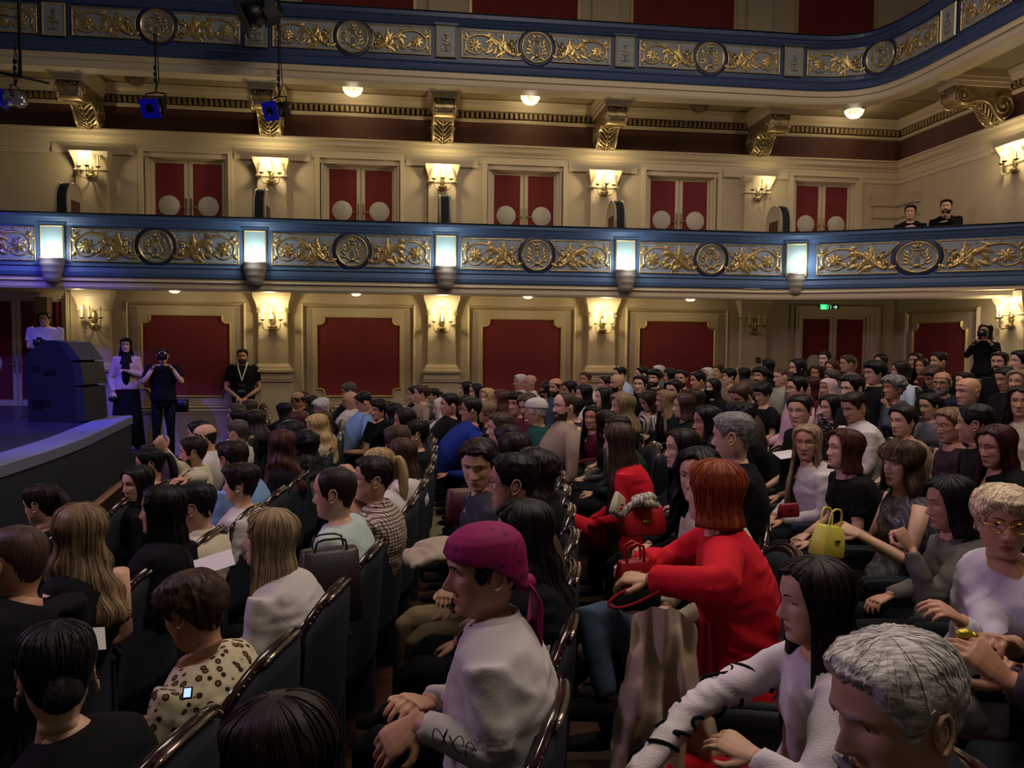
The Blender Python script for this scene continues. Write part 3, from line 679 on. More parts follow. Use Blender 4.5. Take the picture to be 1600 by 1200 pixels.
mb = MB(); sweep(mb, SE[::-1], [(-.03, ZS-.1), (.02, ZS-.1), (.02, ZS-.0), (-.30+.0, ZS+.0), (-.30, ZS+.012), (.03, ZS+.012), (.035, ZS-.1)][:0] or [(.30, ZS+.001), (.30, ZS+.014), (-.045, ZS+.014), (-.06, ZS), (-.06, ZS-.1), (-.045, ZS-.1), (-.03, ZS+.001)]); mb.build('edge_strip', lip, t)
# steps beside the stage
mb = MB(); box(mb, -5.4, -4.1, 11.95, 13.2, .0, .2); tag(mb.build('stage_step', fas), 'low dark step at the end of the stage by the wall', 'step')
# orchestra rail in front of the first row
mb = MB(); RP_ = [(-2.60, 6.2), (-2.72, 7.16), (-2.86, 8.14), (-2.95, 9.0)]
tube(mb, [(a, b, .50) for a, b in RP_], [(.02, .045)]*4, 8); tt = empty('stage_rail', (0, 0, 0), 'low brown wooden rail between the stage and the first row', 'rail')
mb.build('top_rail', mat('brown_rail_wood', '6a3c1e', .4, var=.2, vscale=10), tt)
mb = MB(); sweep(mb, RP_, [(0, 0), (.03, 0), (.03, .48), (0, .48)]); mb.build('rail_panel', mat('dark_rail_wood', '2c160c', .5), tt)
# loudspeaker stack
t = empty('loudspeaker', (-4.62, 11.3, ZS), 'black loudspeaker stack with slanted top at the edge of the stage', 'loudspeaker', rz=-.12)
bk = mat('black_speaker_paint', '12131a', .45, bump=.2, bscale=90); gr = mat('black_speaker_grille', '17181a', .6, bump=.6, bscale=160)
mb = MB(); prism(mb, [(-.32, 0), (.30, 0), (.30, .48), (-.32, .48)], -.3, .3); box(mb, -.25, -.12, -.32, -.3, .2, .3, 1); mb.build('subwoofer_cabinet', [bk, darkm], t)
mb = MB(); prism(mb, [(-.34, .485), (.30, .485), (.26, .80), (.08, 1.08), (-.08, 1.08), (-.24, .97), (-.34, .88)], -.3, .3); mb.build('top_cabinet', bk, t)
mb = MB()
for (a, b) in (((.31, .01), (.31, .47)), ((.31, .49), (.285, .80)), ((.27, .815), (.115, 1.07))):
    q = [(a[0]-.02, a[1]), (a[0]+.11, a[1]+.01), (b[0]+.09, b[1]-.01), (b[0]-.02, b[1])]; prism(mb, q, -.295, .295)
mb.build('front_grille', gr, t)
mb = MB(); box(mb, -.17, -.02, -.305, -.298, .22, .30); box(mb, -.1, .05, -.305, -.298, .62, .70); box(mb, -.26, -.16, -.305, -.298, .66, .74); mb.build('handle_recess', darkm, t)
# small wall speaker by stage door
mb = MB(); box(mb, -5.98, -5.78, W-.32, W-.12, 2.35, 2.62); tag(mb.build('wall_speaker', mat('brown_speaker', '5a4336', .6)), 'small brown speaker mounted above the stage curtain', 'speaker')
# ---------------------------------------------------------------- hanging stage lights
gel = mat('blue_gel', '1010a0', .3, emit='1414ff', es=.9)
def fixture(x, y, z, rz, tilt, label, s=1.0, silvery=False, top=7.0, glow=True):
    t = empty('stage_spotlight', (x, y, z), label, 'stage light', None, rz)
    body = silver if silvery else darkm
    R = Matrix.Rotation(tilt, 4, 'Y')
    mb = MB(); q = MB(); lathe(q, [(0, -.16), (.07, -.16), (.085, -.13), (.085, .0), (.10, .03), (.10, .12), (.095, .12)], n=20, axis='x'); box(q, -.12, -.02, -.09, .09, -.09, .09); mb.join(q, Matrix.Scale(s, 4) @ R); mb.build('lamp_body', body, t)
    mb = MB(); q = MB(); box(q, .12, .135, -.115, .115, -.115, .115); mb.join(q, Matrix.Scale(s, 4) @ R)
    mb.build('colour_frame', mat('blue_lit_frame', '101060', .3, emit='0a0af0', es=.10) if glow else darkm, t)
    if glow: mb = MB(); q = MB(); lathe(q, [(0, .14), (.05, .14), (.055, .137)], n=16, axis='x'); mb.join(q, Matrix.Scale(s, 4) @ R); mb.build('lens', mat('dark_lens', '02020a', .05), t)
    mb = MB(); P = [(-.03*s, -.12*s, 0), (-.03*s, -.125*s, .16*s), (-.03*s, 0, .18*s), (-.03*s, .125*s, .16*s), (-.03*s, .12*s, 0)]; tube(mb, P, .01*s, 6, up=(1, 0, 0)); mb.build('yoke', darkm, t)
    mb = MB(); tube(mb, [(-.03*s, 0, .18*s), (-.03*s, .01, .30*s), (-.02, .0, top-z)], .012, 6); tube(mb, [(-.04*s, .0, .19*s), (-.09, .02, .4), (-.05, .03, .7), (-.03, .02, top-z)], .008, 5)
    for i in range(3): ball(mb, (-.03, 0, .32*s+.09*i), (.03, .025, .04), 7)
    mb.build('hanging_cable', darkm, t)
fixture(-3.62, 12.0, 5.28, PI*1.15+.9, .5, 'black spotlight with blue gel hanging under the upper balcony', 1.15, top=6.3)
fixture(-1.92, 12.0, 5.30, PI*1.0+.95, .35, 'black spotlight with blue barn front before the second gilt corbel', 1.15, top=6.9)
fixture(-2.1, 11.6, 6.52, PI+.2, .45, 'large black profile spotlight at the top edge, aimed at the stage', 1.9, top=7.6, glow=False)
fixture(-5.32, 11.6, 5.18, PI, .0, 'silver spotlight hanging from the black pipe beside the stage', 1.0, silvery=True, top=5.50)
t = empty('lighting_pipe', (0, 0, 0), 'black lighting pipe with crossbar hanging at the stage edge', 'pipe')
mb = MB(); tube(mb, [(-5.22, 11.6, 5.48), (-5.22, 11.6, 7.6)], .022, 8); mb.build('drop_pipe', darkm, t)
mb = MB(); tube(mb, [(-6.0, 11.5, 5.60), (-4.9, 11.7, 5.44)], .018, 8); mb.build('crossbar', darkm, t)
mb = MB(); tube(mb, [(-6.0, 11.6, 6.35), (-5.2, 11.6, 6.25)], .01, 6); mb.build('tie_bar', darkm, t)
# px, py of crown, apparent head height, row, seat, distance, head yaw, pitch, sex, hair style, hair colour, top, sleeve, label, options
PEOPLE = [
 (27, 820, 100, -1, 3, 2.59, -25, 0, 'm', 'buzz', 'Z', 'black', 'l', 'man with reddish buzz cut and black collar at the edge of the front rows', {}),
 (62, 754, 64, -2, 7, 4.47, -12, -8, 'f', 'pony', 'D', 'black', 'l', 'woman with dark low ponytail in black coat nearest the stage wall', {}),
 (125, 787, 88, -1, 4, 3.07, -55, 0, 'f', 'wavy', 'l', 'black', 'n', 'woman with long wavy dark blonde hair over black sleeveless top', {}),
 (214, 726, 56, -2, 8, 5.14, 55, -4, 'f', 'long', 'K', 'black', 'l', 'woman with long black hair looking back beside the wooden stage rail', {}),
 (232, 698, 52, -2, 9, 5.67, 10, -8, 'f', 'pony', 'K', 'plum', 'l', 'woman with black hair tied back, behind the one looking back by the rail', {}),
 (258, 756, 74, -1, 5, 3.63, 0, 2, 'f', 'long', 'K', 'black', 'l', 'woman with very long straight black hair in black, talking in profile', {'mouth': 1}),
 (302, 681, 50, -2, 10, 6.24, 5, -3, 'm', 'short', 'D', 'cream', 'l', 'bearded dark-haired man in cream shirt raising his fist toward the stage', {'beard': 1, 'wr': {-1: ((272, 728, 6.1), (256, 704, 5.95)), 1: ((318, 745, 5.9), (290, 748, 5.7))}, 'hd': {-1: ((256, 704, 5.95), (246, 686, 5.93), (0, -1, 0.3), 1.3)}}),
 (318, 663, 42, -2, 11, 6.81, 0, -10, 'm', 'bald', 'D', 'white', 'l', 'bald man in white shirt leaning forward behind the bearded man', {}),
 (309, 655, 38, -2, 12, 7.3, 0, -10, 'm', 'short', 'K', 'black', 'l', 'dark-haired man mostly hidden behind the bald man near the stage', {}),
 (372, 655, 42, -2, 13, 7.88, -30, 0, 'm', 'short', 'g', 'white', 'l', 'man with short grey-brown hair in white shirt seen from behind', {}),
 (364, 687, 52, -1, 8, 5.2, -45, -5, 'm', 'short', 'D', 'blue', 'l', 'brown-haired man in light blue shirt seen from behind', {}),
 (378, 723, 62, -1, 7, 4.66, -5, 0, 'f', 'pixie', 'D', 'white', 'l', 'woman with short dark hair and pearl earring in white jacket', {'ear': 1}),
 (302, 753, 54, -1, 6, 4.09, -8, -8, 'm', 'short', 'K', 'cream', 'l', 'black-haired man in cream shirt behind the long black-haired woman', {}),
 (428, 793, 95, 0, 4, 3.06, -8, 4, 'f', 'long', 'h', 'white', 'l', 'woman with highlighted shoulder-length blonde hair in white sweater', {'paper': 1, 'short': 0.3}),
 (283, 893, 112, 0, 3, 2.43, -25, -22, 'f', 'updo', 'B', 'leopard', 'l', 'woman bending forward with brown hair in leopard-print scarf top', {}),
 (86, 968, 150, 0, 2, 1.88, -60, -8, 'f', 'slick', 'K', 'black', 'l', 'woman with slicked-back black hair and round earrings in black blazer', {'hoop': 1}),
 (425, 1088, 150, 1, 1, 1.46, -20, -10, 'f', 'wavy', 'D', 'black', 'l', 'woman with brown hair cut off by the bottom of the picture', {}),
 (441, 671, 58, -1, 9, 5.78, -50, 0, 'f', 'wavy', 'A', 'black', 'l', 'woman with long auburn hair over black top seen from behind', {}),
 (476, 671, 52, -1, 10, 6.34, -40, 0, 'f', 'curly', 'K', 'olive', 'l', 'woman with big black curly hair in pale olive top', {}),
 (492, 647, 46, -1, 12, 7.41, 5, -14, 'f', 'wavy', 'L', 'olive', 'l', 'woman with bright wavy blonde hair looking down at her lap', {}),
 (523, 730, 80, 0, 5, 3.65, -12, -4, 'm', 'ring', 'D', 'palegreen', 's', 'balding man in pale green-white shirt with backpack beside him', {}),
 (586, 711, 72, 0, 6, 4.2, 5, 2, 'm', 'short', 'D', 'check', 'l', 'man with glasses in brown checked shirt resting chin on hand', {'glasses': 1, 'chin': 1}),
 (590, 698, 56, 0, 7, 4.8, -10, -6, 'f', 'pony', 'L', 'white', 'l', 'woman with long high blonde ponytail in white top', {}),
 (628, 683, 52, 0, 8, 5.36, -30, -4, 'f', 'long', 'B', 'white', 'l', 'woman with straight brown hair in white top beyond the ponytail', {'short': 0.22}),
 (618, 664, 42, 0, 9, 5.92, -25, -10, 'f', 'bob', 'B', 'black', 'l', 'woman with light brown hair holding up a phone', {'phone': 1}),
 (652, 655, 46, 0, 10, 6.47, 0, 2, 'f', 'bun', 'K', 'black', 'l', 'woman with sleek black hair pulled back and pearl earring in black', {'ear': 1}),
 (543, 597, 30, -1, 18, 10.79, 5, -14, 'm', 'short', 'g', 'black', 'l', 'grey-haired man looking down under the second red panel', {}),
 (545, 612, 30, -1, 17, 10.26, 0, -14, 'm', 'bald', 'D', 'white', 'l', 'bald man in white shirt looking down beside the blue shirt', {}),
 (563, 612, 33, -1, 15, 9.2, 8, -22, 'm', 'short', 'K', 'blue', 's', 'dark-haired man in sky blue shirt bent over his phone', {}),
 (590, 623, 34, 0, 16, 9.69, 50, -4, 'm', 'curly2', 'K', 'black', 'l', 'young man with curly black hair turned round with hand at his chin', {'chin': 1, 'cs': 1}),
 (615, 629, 34, 0, 15, 9.18, -20, -6, 'f', 'bob', 'K', 'black', 'l', 'dark-haired person behind the curly-haired young man', {}),
 (632, 636, 44, 0, 11, 7.0, 5, -6, 'f', 'long', 'D', 'plum', 'l', 'woman with dark brown hair hiding her cheek, lilac light on face', {'short': 0.2}),
 (463, 613, 30, -1, 19, 11.18, 20, -16, 'm', 'bald', 'D', 'black', 'l', 'bald man with glasses tilted forward near the side wall', {'glasses': 1}),
 (472, 611, 27, -1, 21, 12.31, 10, -4, 'f', 'bob', 'A', 'black', 'l', 'woman with auburn hair behind the bald man with glasses', {}),
 (443, 628, 33, -2, 17, 10.16, -10, -8, 'f', 'bob', 'K', 'black', 'l', 'woman with dark bob at the wall end of the front rows', {}),
 (486, 617, 28, -1, 20, 11.77, 10, -4, 'f', 'wavy', 'D', 'black', 'l', 'woman with dark hair behind the white-blonde short hair', {}),
 (499, 622, 32, -1, 16, 9.62, 20, -18, 'f', 'pixie', 'S', 'black', 'l', 'woman with short white-blonde hair bowed forward', {}),
 (503, 641, 38, -1, 14, 8.52, -10, -4, 'f', 'bob', 'B', 'black', 'l', 'woman with brown hair directly behind the bright blonde one', {}),
 (466, 641, 34, -1, 13, 7.95, -20, -6, 'f', 'bob', 'A', 'black', 'l', 'person with reddish brown hair before the bright blonde woman', {}),
 (452, 656, 42, -1, 11, 6.88, -30, -8, 'f', 'curly', 'K', 'black', 'l', 'person with black curls in front of the auburn-haired woman', {}),
 (370, 629, 28, -2, 16, 9.5, 20, 0, 'm', 'short', 'B', 'black', 'l', 'man with brown hair seated just below the security man', {}),
 (389, 624, 30, -2, 18, 10.6, 10, -6, 'f', 'bob', 'B', 'black', 'l', 'woman with light brown hair below the security man', {}),
 (374, 638, 34, -2, 14, 8.46, -20, -4, 'm', 'short', 'K', 'black', 'l', 'black-haired man in black jacket at the end of the wall rows', {}),
 (397, 640, 34, -2, 15, 9.01, -25, -6, 'f', 'curly', 'D', 'black', 'l', 'person with dark curls in black leather jacket by the aisle', {}),
 (648, 602, 28, 0, 18, 10.89, 5, -4, 'm', 'short', 'D', 'black', 'l', 'dark-haired person in profile at the head of the wall row', {}),
 (659, 600, 30, 0, 17, 10.36, 8, 0, 'f', 'updo', 'B', 'tan', 'l', 'woman with brown updo and grey shawl looking at the stage', {}),
 (678, 605, 30, 1, 20, 12.04, 22, 0, 'f', 'pony', 'K', 'grey', 'l', 'smiling woman with pulled-back black hair beside the grey shawl', {}),
 (691, 621, 34, 0, 14, 8.71, -5, -4, 'f', 'wavy', 'S', 'cream', 'l', 'woman with wavy silver hair in cream jacket', {}),
 (704, 613, 36, 0, 13, 8.19, 12, 0, 'm', 'short', 'K', 'black', 'l', 'man with cropped black hair in black shirt, stern profile', {}),
 (728, 595, 30, 1, 19, 11.51, 15, 0, 'f', 'bob', 'K', 'black', 'l', 'woman with black bob and fringe by the third pilaster', {}),
 (743, 598, 32, 1, 18, 10.97, 25, -6, 'f', 'long', 'K', 'black', 'l', 'woman with long dark hair and pale profile by the third red panel', {}),
 (762, 606, 30, 1, 16, 9.92, 45, 0, 'f', 'bob', 'L', 'black', 'l', 'blonde woman turned toward the hall by the third red panel', {}),
 (784, 608, 34, 1, 15, 9.35, 0, 0, 'f', 'wavy', 'A', 'black', 'l', 'woman with strawberry blonde wavy hair in profile', {}),
 (726, 618, 32, 1, 17, 10.39, 0, -4, 'f', 'bob', 'K', 'black', 'l', 'dark-haired woman between the silver hair and the blue jacket', {}),
 (738, 620, 38, 0, 12, 7.61, 0, 2, 'm', 'short', 'D', 'royal', 'l', 'man with glasses in royal blue jacket looking up', {'glasses': 1}),
 (762, 627, 38, 1, 14, 8.75, 0, 0, 'f', 'pixie', 'l', 'navy', 'l', 'woman with short sandy hair in dark navy jacket', {}),
 (784, 643, 46, 1, 9, 6.03, 0, 0, 'm', 'short', 'B', 'grey', 'l', 'man with smooth brown hair and straight nose in profile', {}),
 (794, 662, 46, 1, 8, 5.47, -35, -4, 'm', 'short', 'D', 'black', 'l', 'brown-haired head behind the smooth-haired man in profile', {}),
 (803, 675, 50, 1, 7, 4.94, -45, -6, 'f', 'bob', 'D', 'black', 'l', 'woman with dark brown rounded bob seen from behind, below the green jacket', {}),
 (808, 611, 32, 1, 13, 8.27, 45, 0, 'm', 'curly2', 'K', 'maroon', 'l', 'smiling young man with black hair in maroon jacket', {}),
 (821, 615, 34, 1, 12, 7.74, 30, -20, 'f', 'bob', 'B', 'maroon', 's', 'woman with short brown hair and fringe looking down in dark red dress', {}),
 (838, 620, 38, 1, 11, 7.15, -35, -4, 'm', 'cap', 'S', 'green', 'l', 'man in white knitted cap and dark green jacket', {}),
 (814, 584, 30, 2, 20, 12.19, 0, 0, 'm', 'short', 'S', 'white', 'l', 'man with thick white hair in profile on the third red panel', {}),
 (829, 586, 32, 2, 19, 11.61, 0, 0, 'm', 'bald', 'D', 'white', 'l', 'bald man in white shirt just behind the white-haired man', {}),
 (850, 596, 34, 2, 18, 11.05, 25, -25, 'f', 'long', 'K', 'black', 'l', 'black-haired woman bowed over a glowing phone', {'glow': 1}),
 (868, 591, 34, 2, 17, 10.54, 35, -6, 'm', 'bald', 'D', 'slate', 'l', 'bald bearded man in slate shirt by the fourth pilaster', {'beard': 1}),
 (890, 594, 34, 2, 16, 9.99, 12, -4, 'm', 'short', 'K', 'black', 'l', 'dark-haired man looking down next to the bald bearded one', {}),
 (884, 613, 42, 1, 10, 6.61, 18, 0, 'm', 'ring', 'B', 'beige', 'l', 'man with receding hair and short beard in beige blazer', {'beard': 1}),
 (898, 620, 44, 2, 13, 8.34, -35, 4, 'f', 'pixie', 'K', 'skin', 'n', 'woman with cropped black hair and patterned sleeveless top turning away', {}),
 (926, 633, 44, 2, 12, 7.78, 55, 0, 'f', 'long', 'K', 'maroon', 'l', 'young woman with long black hair and red lips looking toward the camera', {'lips': 1}),
 (948, 640, 46, 2, 10, 6.72, -35, 0, 'f', 'long', 'D', 'grey', 'l', 'woman with long dark hair behind the woman in the red dress', {}),
 (966, 659, 64, 2, 7, 5.04, -30, -6, 'f', 'long', 'B', 'red', 'l', 'woman with very long straight brown hair in bright red dress', {'long': 0.62, 'legs': 'red', 'phone2': 1, 'pose': 'knee'}),
 (965, 648, 44, 2, 9, 6.18, -20, -4, 'm', 'short', 'D', 'dgreen', 'l', 'brown-haired man in dark green behind the red dress', {}),
 (912, 600, 34, 2, 15, 9.48, 5, -6, 'f', 'bob', 'K', 'white', 'l', 'black-haired woman in white top with head bowed near the pilaster', {}),
 (944, 604, 36, 2, 14, 8.91, 5, 0, 'f', 'long', 'K', 'black', 'l', 'woman with black hair and fringe in clear profile', {}),
 (915, 580, 28, 3, 19, 11.77, 45, -2, 'f', 'bun', 'A', 'white', 'l', 'woman with ginger hair in high bun by the fourth pilaster', {}),
 (946, 586, 30, 3, 18, 11.22, 15, 0, 'f', 'pony', 'D', 'black', 'l', 'woman with dark hair tied back beside the bald bearded man in blue', {}),
 (965, 585, 34, 3, 17, 10.67, 5, -2, 'm', 'bald', 'D', 'slate', 'l', 'bald dark-bearded man in blue-grey shirt below the fourth pilaster', {'beard': 1}),
 (969, 572, 28, 4, 20, 12.44, 10, 0, 'm', 'short', 'K', 'pale', 'l', 'man with cropped dark hair in pale blue shirt by the fourth pilaster', {}),
 (1001, 585, 32, 3, 16, 10.12, 50, 0, 'm', 'short', 'K', 'black', 'l', 'dark-haired man facing the camera under the fourth red panel', {}),
 (1023, 576, 32, 4, 18, 11.34, 45, -2, 'm', 'curly2', 'K', 'brown', 'l', 'man with tousled black hair and moustache, brown shirt', {'beard': 1}),
 (1030, 570, 28, 5, 21, 13.11, -10, 0, 'm', 'short', 'S', 'grey', 'l', 'grey-haired head on the fourth red panel', {}),
 (1004, 572, 28, 4, 19, 11.87, 0, 0, 'm', 'short', 'K', 'black', 'l', 'black-haired head partly hidden at the fourth red panel', {}),
 (973, 613, 40, 2, 11, 7.26, 0, 0, 'f', 'curly', 'l', 'black', 'n', 'woman with light brown curly hair and bare shoulder', {}),
 (1007, 612, 40, 3, 15, 9.39, 25, -25, 'f', 'bob', 'D', 'bw', 'l', 'woman looking down in white blouse with black lapels', {}),
 (1040, 609, 42, 3, 13, 8.47, 0, 0, 'f', 'wavy', 'l', 'black', 'l', 'woman with wavy dark blonde hair past her shoulders, black jacket', {}),
 (1069, 614, 44, 3, 11, 7.42, -5, -2, 'f', 'bob', 'B', 'black', 'l', 'woman with chin-length brown bob in black jacket', {}),
 (1053, 592, 34, 3, 14, 9.01, 35, -6, 'm', 'short', 'K', 'black', 'l', 'man with swept black hair and lowered eyes under the fourth panel', {}),
 (1065, 577, 32, 4, 17, 10.79, 50, 0, 'm', 'short', 'K', 'plaid', 'l', 'bearded man in red plaid shirt facing the camera', {'beard': 1}),
 (1091, 579, 32, 4, 16, 10.25, 5, -4, 'm', 'short', 'K', 'black', 'l', 'young man with thick black hair in profile beside the red plaid', {}),
 (1115, 590, 36, 4, 15, 9.72, 20, -2, 'f', 'long', 'K', 'black', 'l', 'woman with straight black hair and blunt fringe in black mask', {'mask': 1}),
 (1106, 574, 28, 5, 19, 11.97, 30, 0, 'f', 'bob', 'S', 'grey', 'l', 'person with platinum hair at the end of the fourth red panel', {}),
 (1123, 570, 28, 6, 21, 13.21, 30, 0, 'f', 'pony', 'D', 'tan', 'l', 'woman with sunglasses on her dark hair near the fifth pilaster', {}),
 (1140, 575, 32, 5, 18, 11.43, 5, -2, 'f', 'pixie', 'K', 'tan', 'n', 'woman with short black hair in profile near the fifth pilaster', {}),
 (1048, 575, 28, 5, 20, 12.59, 0, 0, 'f', 'curly', 'K', 'black', 'l', 'person with black curls against the fourth red panel', {}),
 (1086, 607, 38, 3, 12, 7.95, -30, 0, 'f', 'wavy', 'D', 'black', 'l', 'woman with brown hair seen from behind near the black-masked woman', {}),
 (1106, 633, 48, 2, 8, 5.57, 8, 0, 'f', 'wavy', 'K', 'black', 'l', 'woman with black wavy hair smiling in profile next to the grey-haired man', {}),
 (747, 685, 72, 1, 5, 3.79, 66, -12, 'm', 'short', 'D', 'dgrey', 'l', 'man in charcoal shirt leaning out and frowning at the camera', {'legs': 'khaki', 'lean': 1}),
 (806, 706, 72, 1, 4, 3.29, -12, 0, 'm', 'short', 'K', 'brown', 'l', 'man with black cropped hair and glasses in dark brown jacket', {'glasses': 1}),
 (848, 701, 66, 1, 6, 4.34, -15, 14, 'f', 'curly', 'D', 'black', 'l', 'woman with long dark frizzy curls and head tilted back', {}),
 (757, 816, 132, 1, 2, 2.12, 8, -4, 'm', 'bandana', 'K', 'white', 'l', 'man in magenta bandana and white long-sleeved shirt', {'legs': 'black', 'hero': 'bandana', 'skin': 0, 'bw': 1.0, 'wr': {1: ((775, 1180, 1.92), (650, 1128, 1.95)), -1: ((745, 1105, 2.35), (668, 1098, 2.12))}, 'hd': {1: ((650, 1128, 1.95), (596, 1172, 1.93), (-0.3, -0.7, 0.6), 0.6), -1: ((668, 1098, 2.12), (612, 1096, 1.98), (0.1, -0.2, 1), 0.9)}, 'face': {'nose': 1.35, 'brow': 0.008}}),
 (820, 780, 92, 1, 3, 2.72, -15, -2, 'f', 'wavy', 'K', 'blackprint', 'l', 'woman with long dark hair in black shirt with white lettering', {'long': 0.5}),
 (1068, 668, 64, 2, 6, 4.49, 3, 0, 'f', 'long', 'D', 'black', 'l', 'woman with dark brown long bob in profile, next to the white jacket', {'short': 0.22}),
 (1092, 698, 76, 2, 4, 3.42, 45, -4, 'f', 'wavy', 'K', 'cream', 'l', 'woman with short black waves and open lips in white jacket over black', {'short': 0.12, 'legs': 'dbrown', 'pose': 'knee'}),
 (1122, 718, 100, 2, 3, 2.86, -35, 2, 'f', 'bob', 'R', 'red', 'l', 'woman with copper-red bob in voluminous red jacket', {'legs': 'denim', 'hero': 'redhead', 'puff': 1.35, 'wr': {1: ((1128, 915, 2.5), (1012, 905, 2.62)), -1: ((1040, 880, 3.1), (1000, 880, 2.85))}, 'hd': {1: ((1012, 905, 2.62), (965, 902, 2.66), (0, -0.3, 1), 0.9)}, 'long': 0.02, 'kn': {1: ((918, 945, 2.72), (948, 1088, 2.62)), -1: ((985, 962, 3.0), (1000, 1085, 2.9))}}),
 (1146, 642, 54, 2, 5, 3.96, -38, -4, 'm', 'short', 'G', 'black', 'l', 'man with curly grey hair in black hooded jacket turned away', {}),
 (1157, 627, 50, 3, 9, 6.3, -30, 0, 'm', 'curly2', 'K', 'black', 'l', 'black-haired man beside the grey-haired man in hooded jacket', {}),
 (1262, 661, 66, 3, 7, 5.12, 50, -2, 'f', 'long', 'h', 'white', 'l', 'woman with long highlighted blonde hair and red lips in white jacket', {'lips': 1, 'long': 0.42}),
 (1325, 670, 66, 3, 6, 4.6, -2, 6, 'f', 'bob', 'A', 'black', 's', 'laughing woman with auburn bob in black short-sleeved top', {'mouth': 1}),
 (1330, 612, 52, 4, 9, 6.42, 12, -18, 'm', 'short', 'D', 'white', 'l', 'young man in white shirt with dark quiff looking down', {}),
 (1250, 615, 50, 3, 8, 5.72, 40, -4, 'f', 'bun', 'D', 'black', 's', 'dark-haired woman with serious face in black off-shoulder top', {}),
 (1412, 632, 52, 4, 8, 5.84, 15, -2, 'f', 'updo', 'D', 'tan', 'n', 'woman with dark updo and loose strands, silver hair clip', {}),
 (1485, 636, 66, 4, 7, 5.26, 8, -6, 'f', 'updo', 'l', 'skin', 'n', 'woman with blonde updo, gold claw clip and gold glasses, bare back', {'glasses': 1, 'clip': 1}),
 (1556, 662, 70, 4, 5, 4.29, 8, -8, 'f', 'long', 'W', 'black', 'l', 'woman with long wine-red hair and closed eyes', {'long': 0.42}),
 (1412, 688, 78, 3, 5, 4.0, 12, 0, 'f', 'bang', 'B', 'greyprint', 'n', 'woman with short brown fringe in grey patterned sleeveless top', {'claps': 1}),
 (1484, 743, 84, 3, 4, 3.44, -10, -6, 'f', 'bob', 'K', 'cardi', 'l', 'woman with dark short hair in grey cardigan raising her hand', {'raise2': 1}),
 (1570, 757, 122, 3, 3, 2.84, 60, -4, 'f', 'pixie2', 'P', 'whitecable', 'l', 'older woman with blonde short hair and glasses in white cable cardigan', {'glasses': 1, 'legs': 'white', 'D': 2.62, 'wr': {-1: ((1560, 1045, 2.45), (1500, 968, 2.4)), 1: ((1640, 1040, 2.5), (1590, 1030, 2.3))}, 'hd': {-1: ((1500, 968, 2.4), (1462, 945, 2.38), (0, -0.4, 1), 0.9)}}),
 (1275, 868, 150, 2, 2, 2.13, -5, -4, 'f', 'long', 'D', 'scribble', 'l', 'woman with very long dark hair in white sweater with black scribble print', {'long': 0.5, 'legs': 'red', 'hero': 'scribble', 'wr': {1: ((1275, 1255, 1.85), (1178, 1180, 1.95)), -1: ((1085, 1100, 2.22), (985, 1225, 2.05))}, 'hd': {1: ((1178, 1180, 1.95), (1105, 1142, 2.02), (0, -0.5, 0.8), 0.7)}}),
 (1388, 987, 235, 2, 1, 1.45, 4, -12, 'm', 'short', 'S', 'dark', 'l', 'older man with short white hair and moustache, closest to the camera', {'hero': 'old', 'beard2': 1, 'D': 1.27, 'skin': 1, 'hs': 1.04, 'face': {'nose': 1.25, 'brow': 0.009}, 'bt': 0.3}),
 (1153, 598, 42, 3, 10, 6.85, 18, -25, 'm', 'short', 'B', 'brown', 'l', 'man with thinning brown hair bowing in brown jacket', {}),
 (1188, 597, 42, 4, 13, 8.6, 20, -18, 'f', 'curly2', 'K', 'black', 's', 'woman with braided black hair looking down in black tee', {}),
 (1189, 572, 34, 5, 17, 10.84, 30, 0, 'm', 'curly2', 'K', 'black', 'l', 'dark-haired man with moustache under the fifth wall sconce', {'beard': 1}),
 (1200, 561, 30, 6, 19, 12.09, -25, 0, 'f', 'bob', 'K', 'black', 'l', 'black-haired head beside the closed double door', {}),
 (1221, 575, 36, 5, 16, 10.32, 0, -4, 'm', 'buzz', 'B', 'olive', 'l', 'man with shaved fair head in olive shirt', {}),
 (1247, 559, 36, 5, 15, 9.8, 5, -2, 'm', 'long', 'K', 'grey', 'l', 'bearded man with shoulder-length black hair before the double door', {'beard': 1, 'short': 0.1}),
 (1163, 574, 30, 6, 20, 12.53, -30, 0, 'f', 'bob', 'K', 'black', 'l', 'person with rounded dark hair under the wall sconce without light', {}),
 (1170, 592, 32, 4, 14, 9.17, 35, 0, 'f', 'curly2', 'B', 'black', 'l', 'person with light brown curls below the unlit sconce', {}),
 (1247, 587, 42, 4, 12, 8.02, 0, 0, 'm', 'short', 'K', 'pink', 'l', 'man with glasses and flat black hair in pink shirt', {'glasses': 1}),
 (1276, 570, 28, 6, 17, 11.05, 45, 0, 'f', 'wavy', 'D', 'black', 'l', 'woman with round glasses before the white door disc', {'glasses': 1}),
 (1300, 562, 30, 7, 18, 11.75, 25, -6, 'f', 'bob', 'A', 'black', 'l', 'woman with red-brown hair before the double door', {}),
 (1301, 577, 30, 6, 16, 10.5, -10, 0, 'f', 'pixie', 'g', 'grey', 'l', 'person with pinkish grey hair behind the pale headscarf', {}),
 (1289, 548, 28, 7, 19, 12.23, 35, -2, 'm', 'short', 'K', 'black', 'l', 'dark-haired man farthest back before the double door', {}),
 (1325, 554, 34, 7, 17, 11.05, 0, 0, 'm', 'short', 'B', 'grey', 'l', 'man with glasses and pale shirt in profile before the double door', {'glasses': 1}),
 (1296, 590, 40, 5, 13, 8.74, 12, 2, 'f', 'hijab', 'pinkw', 'pinkw', 'l', 'woman in pale pink headscarf smiling toward the stage', {}),
 (1333, 585, 44, 4, 10, 6.93, 8, -2, 'm', 'short', 'K', 'black', 'l', 'man with parted black hair in black jacket behind the white shirt', {}),
